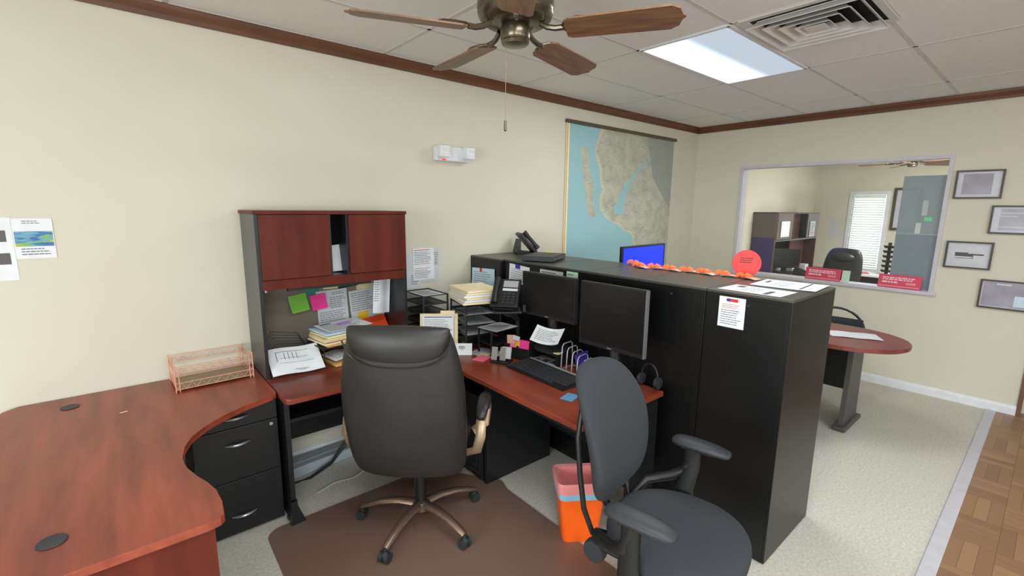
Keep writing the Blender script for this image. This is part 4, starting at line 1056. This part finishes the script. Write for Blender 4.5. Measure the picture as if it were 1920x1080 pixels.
    MB().tube([(.12, .0, .41), (.26, 0, .405), (.3, 0, .40)], [.006, .006, .012], 8).build('height_lever', 'plastic', t, smooth=True)
    return t
task_chair((1.545, .855, .003), R(11))

# waste bin with liner
wb = thing('waste_bin', 'orange waste bin with a pink liner beside the chair mat', 'waste bin', (1.74, 1.475, .001), R(-35))
def rr(hx, hy, z, r=.03): return [(x, y, z) for x, y in rrect(-hx, hx, -hy, hy, r, 4)]
MB().skin([rr(.092, .066, 0), rr(.094, .068, .01), rr(.124, .092, .31), rr(.128, .096, .31), rr(.128, .096, .322), rr(.118, .086, .322), rr(.09, .066, .02)]).build('bin_body', 'orange', wb, smooth=True)
MB().skin([rr(.121, .09, .255), rr(.1235, .0925, .258), rr(.1275, .096, .292), rr(.129, .0975, .296)], caps=False).build('liner_band', 'bagblue', wb, smooth=True)
MB().skin([rr(.129, .0975, .292), rr(.133, .101, .335), rr(.13, .098, .352), rr(.112, .082, .345), rr(.098, .07, .2), rr(.08, .056, .06), rr(.04, .035, .055)], caps=True).build('liner', 'bag', wb, smooth=True)

# floor bits under the hutch desk
fb = thing('floor_box', 'flat pale grey-blue box lying on the carpet by the long wall', 'box', (.98, 3.05, .001), R(6))
MB().b(-.3, .25, -.06, .07, 0, .07, bev=.008).build('box_body', 'floorbag', fb)
MB().b(-.3, .25, -.005, .005, .07, .0715).build('box_flap_line', 'paper2', fb)
m = MB()
for k in range(3):
    m.tube([(.66+.01*k, 2.93-.015*k, .008), (.8, 2.9+.01*k, .008), (.95, 2.95, .03+.01*k), (1.1, 2.98, .15+.03*k), (1.2, 2.985, .33)], .004, 6)
tag(m.build('power_cable', 'cable', smooth=True), 'black power cables trailing over the carpet under the hutch desk', 'cable')
tag(MB().tube([(.78, 2.72, .006), (.9, 2.76, .006), (1.02, 2.74, .006), (1.15, 2.80, .006), (1.3, 2.84, .006)], .0035, 6).build('pale_cable', 'whitecable', smooth=True), 'thin pale cable lying on the carpet behind the leather chair', 'cable')
tag(MB().tube([(.62, 2.985, .60), (.75, 2.97, .612), (.9, 2.975, .60), (1.1, 2.98, .61)], .003, 6).build('pale_cable', 'whitecable', smooth=True), 'thin pale wire along the panel under the hutch desk', 'cable')

# ---------------------------------------------------------------- behind the cabinets
bd = thing('desk', 'dark desk hidden behind the cabinets carrying the blue monitor', 'desk', (0, 0, 0))
MB().b(2.96, 3.62, 1.75, 3.16, .722, .75, bev=.003).build('desktop', 'tabletop', bd)
for y in (1.8, 3.1): MB().b(3.0, 3.58, y-.012, y+.012, .005, .722).build('end_panel', 'leg', bd)
monitor((3.32, 2.22, .751), R(4), .66, .38, 'monitor with a plain blue screen standing behind the cabinets', .305, 'bluescreen', 'plastic')
# peninsula table
tb = thing('peninsula_table', 'round-ended reddish table beyond the cabinets at right', 'table', (0, 0, 0))
MB().prism([(3.65, 1.78), (3.65, 1.15)]+[(3.9, .93)][:0]+[(4.38+.40*math.cos(R(a)), 1.10-.02+.47*math.sin(R(a))) for a in range(180, 361, 9)]+[(4.78, 1.78)], .718, .75, bev=.006).build('tabletop', 'tabletop', tb)
MB().prism_axis([(4.26, .04), (4.62, .04), (4.60, .718), (4.30, .718)], .93, .965, 'y').build('leg_panel', 'leg', tb)
MB().b(4.22, 4.66, .90, .995, .006, .042, bev=.012).build('foot_bar', 'leg', tb)
MB().b(4.28, 4.30, .965, 1.78, .34, .718).build('modesty_panel', 'gap', tb)
MB().b(3.7, 4.7, 1.75, 1.775, .005, .718).build('end_panel', 'leg', tb)
paper('loose_sheet', 'white sheets lying on the round-ended table', 'paper', (4.42, .975, .752), (0, 0, R(-63)), .34, .2, ('paper', 'ink'), (), lambda u, v: .001+.003*math.sin(u*6)**2)
def stack_chair():
    t = thing('side_chair', 'black metal chair with arched back tucked at the round-ended table', 'chair', (4.87, 1.25, .001), R(96))
    # faces local +y... arched tube back at local -y
    w = .22
    MB().tube([(-w, -.20, .46), (-w, -.225, .60)]+[(w*math.cos(R(a)), -.235, .62+.215*math.sin(R(a))) for a in range(180, -1, -12)]+[(w, -.225, .60), (w, -.20, .46)], .011, 8).build('back_frame', 'plastic', t, smooth=True)
    MB().sheet(lambda u, v: ((u-.5)*.41, -.222-.014*v+.02*(2*u-1)**2, .58+.17*v), 8, 4, .012).build('back_pad', 'plastic2', t)
    MB().box((0, 0, .455), (.44, .42, .05), bev=.02).build('seat', 'plastic', t)
    for sx in (-1, 1):
        for sy, q in ((-1, -.24), (1, .2)):
            MB().tube([(sx*w, sy*.17, .44), (sx*w*1.02, q, .012)], .011, 8).build('leg', 'plastic', t, smooth=True)
stack_chair()

# signs on the service sill
def sill_sign(y, label, w=.33, rz=-90):
    t = thing('counter_sign', label, 'sign', (EAST-.004, y, .992), R(rz))
    h = .128
    MB().box((0, 0, h/2), (w, .004, h), rot=(R(-10), 0, 0), bev=.001).build('panel', 'sign', t)
    f = lambda u, v: ((u-.5)*w, (v-.5)*h, 0)
    q = MB(); q.marks(f, words(.1, .9, .56, .84, 2, 0, .62, .15, seed=int(y*10))+words(.1, .5, .32, .54, 1, 0, .6, .1, seed=2), 0)
    q.build('lettering', 'signwhite', t, loc=(0, -.0032, h/2), rot=(R(80), 0, 0))
    q = MB(); q.marks(f, [(.66, .3, .88, .48, 0), (0.03, .08, .97, .17, 0)], 0)
    q.build('white_patch', 'signframe', t, loc=(0, -.0034, h/2), rot=(R(80), 0, 0))
    MB().b(-w/2, w/2, -.002, .06, 0, .004).build('foot', 'signframe', t)
    return t
sill_sign(1.625, 'red counter sign with pale lettering at the middle of the service sill')
sill_sign(.975, 'red counter sign with pale lettering at the right end of the service sill')
tag(MB().box((0, 0, .06), (.003, .07, .12), rot=(0, R(8), 0)).build('card', 'mint', loc=(EAST+.02, 1.42, .993)), 'pale green card standing right of the middle red sign', 'card')
st = tag(MB().b(0, .001, -.028, .028, -.018, .018).build('reflection', pm('green_reflection_paint', (110, 208, 150), .5), loc=(EAST+.0285, .842, 1.662)), 'small green sticker painted on the sliding glass of the service window', 'reflection')  # this and the next two: reflections in the glass, painted as flat patches
tag(MB().b(0, .001, -.02, .02, -.05, .05).build('reflection', pm('pale_reflection_paint', (190, 198, 194), .5), loc=(EAST+.0285, .905, 1.575)), 'pale sticker painted below the green one on the sliding glass', 'reflection')
tag(MB().b(0, .001, -.02, .02, -.07, .07).build('reflection', pm('pale_grey_reflection_paint', (172, 182, 184), .5), loc=(EAST+.0285, .875, 1.765)), 'pale grey sticker painted above the green one on the sliding glass', 'reflection')

# ---------------------------------------------------------------- second room
def far_room():
    t = thing('hutch', 'dark mahogany hutch on the desk in the room beyond the service window', 'hutch', (7.62, 2.82, .752))
    w, d, h = 1.82, .345, .945
    MB().b(0, .02, 0, d, 0, h-.02).build('side_panel', 'mahogpanel', t); MB().b(w-.02, w, 0, d, 0, h-.02).build('side_panel', 'mahog', t)
    MB().b(-.01, w+.01, -.01, d, h-.02, h).build('top_panel', 'mahog', t); MB().b(.02, w-.02, d-.015, d-.005, 0, h-.02).build('back_panel', 'mahog', t)
    MB().b(.02, w-.02, 0, d-.02, .50, .52).build('shelf', 'mahogpanel', t)
    MB().b(.02, .62, -.012, .004, .53, h-.02).build('door', 'mahogpanel', t); MB().b(1.28, w-.02, -.012, .004, .53, h-.02).build('door', 'mahogpanel', t)
    MB().b(.65, 1.25, .1, .12, .52, h-.02).build('inner_panel', 'mahog', t)
    MB().b(1.05, 1.7, .15, .17, 0, .5).build('pin_panel', pm('dark_red_panel', (86, 26, 28), .6), t)
    tag(MB().b(-.008, -.001, .02, .33, -.05, .55).build('cloth', 'purplecloth', loc=(7.618, 2.82, .76)), 'dark purple cloth hanging on the side of the far hutch', 'cloth')
    paper('posted_sheet', 'white sheet on the left door of the far hutch', 'notice', (7.93, 2.80, 1.44), (R(90), 0, 0), .34, .24, ('paper', 'ink'), ())
    paper('posted_sheet', 'white sheets on the right door of the far hutch', 'notice', (9.12, 2.80, 1.42), (R(90), 0, 0), .25, .26, ('paper2', 'ink'), words(.1, .9, .1, .9, 8, 1, .3))
    t = thing('desk', 'mahogany desk in the room beyond the service window', 'desk', (0, 0, 0))
    MB().b(7.6, 9.46, 2.46, 3.165, .72, .75).build('desktop', 'mahog', t)
    MB().b(8.9, 9.46, 1.15, 2.398, .72, .75).build('return_top', 'whitetrim', t)
    for x in (7.62, 9.42): MB().b(x, x+.025, 2.45, 3.15, .004, .72).build('side_leg', 'mahog', t)
    MB().b(8.93, 9.43, 1.17, 1.195, .004, .72).build('side_leg', 'mahog', t)
    MB().b(8.93, 8.95, 1.195, 2.398, .3, .72).build('modesty_panel', 'gap', t)
    t = thing('monitor', 'dark monitor under the far hutch', 'monitor', (8.05, 2.78, .752), R(-35))
    MB().b(-.22, .22, -.01, .02, .08, .38, bev=.005).build('screen', 'screen', t); MB().b(-.03, .03, .02, .04, 0, .2).build('neck', 'plastic', t); MB().b(-.1, .1, -.05, .1, 0, .012).build('base', 'plastic', t)
    for k, (x, y, w_, h_, d_, mt, lb) in enumerate(((8.45, 2.85, .16, .22, .12, 'paper2', 'pale file box under the far hutch shelf'), (8.32, 2.62, .14, .14, .1, 'photomat', 'small grey-white box on the far desk'), (8.25, 2.98, .2, .30, .05, 'paper2', 'white binder standing at the back of the far desk'))):
        tag(MB().b(-w_/2, w_/2, -d_/2, d_/2, 0, h_, bev=.004).build('box', mt, loc=(x, y, .752)), lb, 'box')
    t = thing('desk_phone', 'dark telephone at the front of the far desk', 'telephone', (7.95, 2.52, .752), R(10))
    MB().prism_axis([(-.1, 0), (.1, 0), (.1, .09), (.08, .1), (-.1, .02)], -.1, .1, 'x').build('body', 'plastic', t); MB().box((-.06, 0, .09), (.045, .19, .035), rot=(R(22), 0, 0), bev=.01).build('handset', 'plastic', t)
    paper('loose_sheet', 'white papers beside the telephone on the far desk', 'paper', (8.25, 2.5, .753), (0, 0, .2), .3, .2, ('paper', 'ink'), ())
    # black leather chair
    t = thing('office_chair', 'black leather office chair in the room beyond the service window', 'office chair', (7.92, 2.12, 0), R(78))
    prof = [(.55, .2, .04), (.6, .25, .06), (.75, .27, .065), (.95, .265, .06), (1.08, .24, .06), (1.16, .2, .05), (1.19, .13, .03)]
    MB().skin([[(x, -.22-.15*(z-.55)+y, z) for x, y in sup(hw, ht, 24, 2.8)] for z, hw, ht in prof]).build('backrest', 'plastic', t, smooth='all', sub=1)
    MB().ball((0, -.26, 1.05), (.17, .075, .075)).build('headrest', 'plastic', t, smooth=True)
    MB().skin([[(x*s, y*s, z) for x, y in sup(.26, .25)] for z, s in ((.44, .9), (.47, 1), (.53, 1), (.55, .85))]).build('seat', 'plastic', t, smooth='all', sub=1)
    for s in (-1, 1): MB().tube([(s*.24, -.15, .5), (s*.31, -.15, .62), (s*.31, .0, .67), (s*.31, .15, .64), (s*.25, .18, .5)], .02, 8).build('arm', 'plastic', t, smooth=True)
    MB().cyl((0, 0, .1), (0, 0, .45), .03).build('gas_column', 'plastic', t)
    for k in range(5):
        a = R(72*k); MB().tube([(0, 0, .1), (.3*math.cos(a), .3*math.sin(a), .06)], .02, 8).cyl((.3*math.cos(a), .3*math.sin(a)-.02, .028), (.3*math.cos(a), .3*math.sin(a)+.02, .028), .028).build('base_leg', 'plastic', t)
    t = thing('literature_rack', 'dark rack by the bright window of the far room', 'rack', (9.15, 1.72, .752))
    MB().b(-.02, .02, -.02, .02, 0, .50).build('post', 'gap', t)
    for k in range(6): MB().box((-.02, 0, .06+k*.075), (.1, .13, .012), rot=(0, R(20), 0)).build('tray', 'gap', t)
    tag(MB().b(-.10, .10, -.06, .06, 0, .012).build('folder', 'sign', loc=(9.1, 2.0, .752), rot=(0, 0, .4)), 'pinkish folder on the far white desk under the window', 'folder')
    paper('loose_sheet', 'white sheet at the edge of the far white desk', 'paper', (9.0, 1.5, .753), (0, 0, .2), .3, .21, ('paper', 'ink'), ())
    # frame and notices on the far wall
    t = thing('picture_frame', 'dark framed picture on the far wall beside the bright window', 'picture', (10.35, 1.80, 1.77))
    m = MB()
    for s in (-1, 1): m.b(-.03, -.001, s*.17-.02, s*.17+.02, -.32, .32); m.b(-.03, -.001, -.19, .19, s*.34-.02, s*.34+.02)
    m.build('frame', 'picframe', t); MB().b(-.012, -.004, -.16, .16, -.33, .33).build('print', 'photomat', t)
    for y, w_ in ((2.86, .1), (2.74, .08)):
        tag(MB().b(-.003, -.001, -w_/2, w_/2, -.17, .17).build('posted_sheet', 'paper2', loc=(10.35, y, 1.43)), 'pale sheet on the far wall left of the bright window' if y > 2.8 else 'narrower pale sheet on the far wall nearest the bright window', 'notice')
    ceiling_light(8.1, .98, 'lit ceiling panel in the room beyond the service window')
    # low things on the service counter side
    tag(MB().b(-.07, .07, -.1, .1, 0, .10, bev=.01).build('box', 'plastic2', loc=(8.98, 1.38, .752)), 'small grey box on the far white desk behind the right red sign', 'box')
far_room()
for x, y, lb in ((.92, .455, 'ceiling panel added out of view above the task chair'), (-.3, -.75, 'ceiling panel above the entrance parquet'), (3.316, -1.34, 'ceiling panel over the hall side of the parquet')):  # first panel is added, unseen, to light the chairs, carpet and mat
    ceiling_light(x, y, 'lit '+lb)

# ---------------------------------------------------------------- light
def area(name, loc, rot, sx, sy, e, col=(1, 1, 1)):
    l = bpy.data.lights.new(name, 'AREA'); l.shape = 'RECTANGLE'; l.size = sx; l.size_y = sy; l.energy = e; l.color = col
    o = bpy.data.objects.new(name, l); COL.objects.link(o); o.location = loc; o.rotation_euler = rot
    return o
DAY = (.93, 1, 1.0)
for a, b_, e_ in ((-2.6, -.9, 100), (.0, 1.7, 46), (2.6, 4.6, 17)):
    area('daylight_south', ((a+b_)/2, -3.58, 1.5), (R(62), 0, 0), b_-a-.1, 1.4, e_, DAY)
area('daylight_west', (-3.38, -.2, 1.5), (0, R(-62), 0), 1.4, 2.7, 128, DAY)
for x, y in ((3.316, 1.648), (.92, .455), (-.3, -.75), (3.316, -1.34), (8.1, .98)):  # second lamp is an added fill for chairs, carpet and mat
    area('ceiling_lamp', (x, y, H-.012), (0, 0, 0), 1.1, .5, 24 if x < 8 else 88, (.98, 1, .97))
w = bpy.data.worlds.new('world'); S.world = w; w.use_nodes = True
bg = w.node_tree.nodes['Background']; bg.inputs[0].default_value = (.86, .93, 1, 1); bg.inputs[1].default_value = .6

# ---------------------------------------------------------------- camera
cam = bpy.data.cameras.new('camera'); co = bpy.data.objects.new('camera', cam); COL.objects.link(co)
cam.sensor_fit = 'HORIZONTAL'; cam.sensor_width = 36; cam.lens = 36*874.03/1920; cam.clip_start = .02
yaw, pitch, roll = .705351529, .171804634, .0113019407
fw = Vector((math.sin(yaw)*math.cos(pitch), math.cos(yaw)*math.cos(pitch), -math.sin(pitch)))
rt = Vector((math.cos(yaw), -math.sin(yaw), 0)); up = rt.cross(fw)
r2 = rt*math.cos(roll)+up*math.sin(roll); u2 = -rt*math.sin(roll)+up*math.cos(roll)
mx = Matrix((r2, u2, -fw)).transposed().to_4x4(); mx.translation = (0, 0, 1.73)
co.matrix_world = mx
S.camera = co
S.view_settings.view_transform = 'Standard'; S.view_settings.look = 'None'
S.view_settings.exposure = .05; S.view_settings.gamma = 1
S.view_settings.use_curve_mapping = False
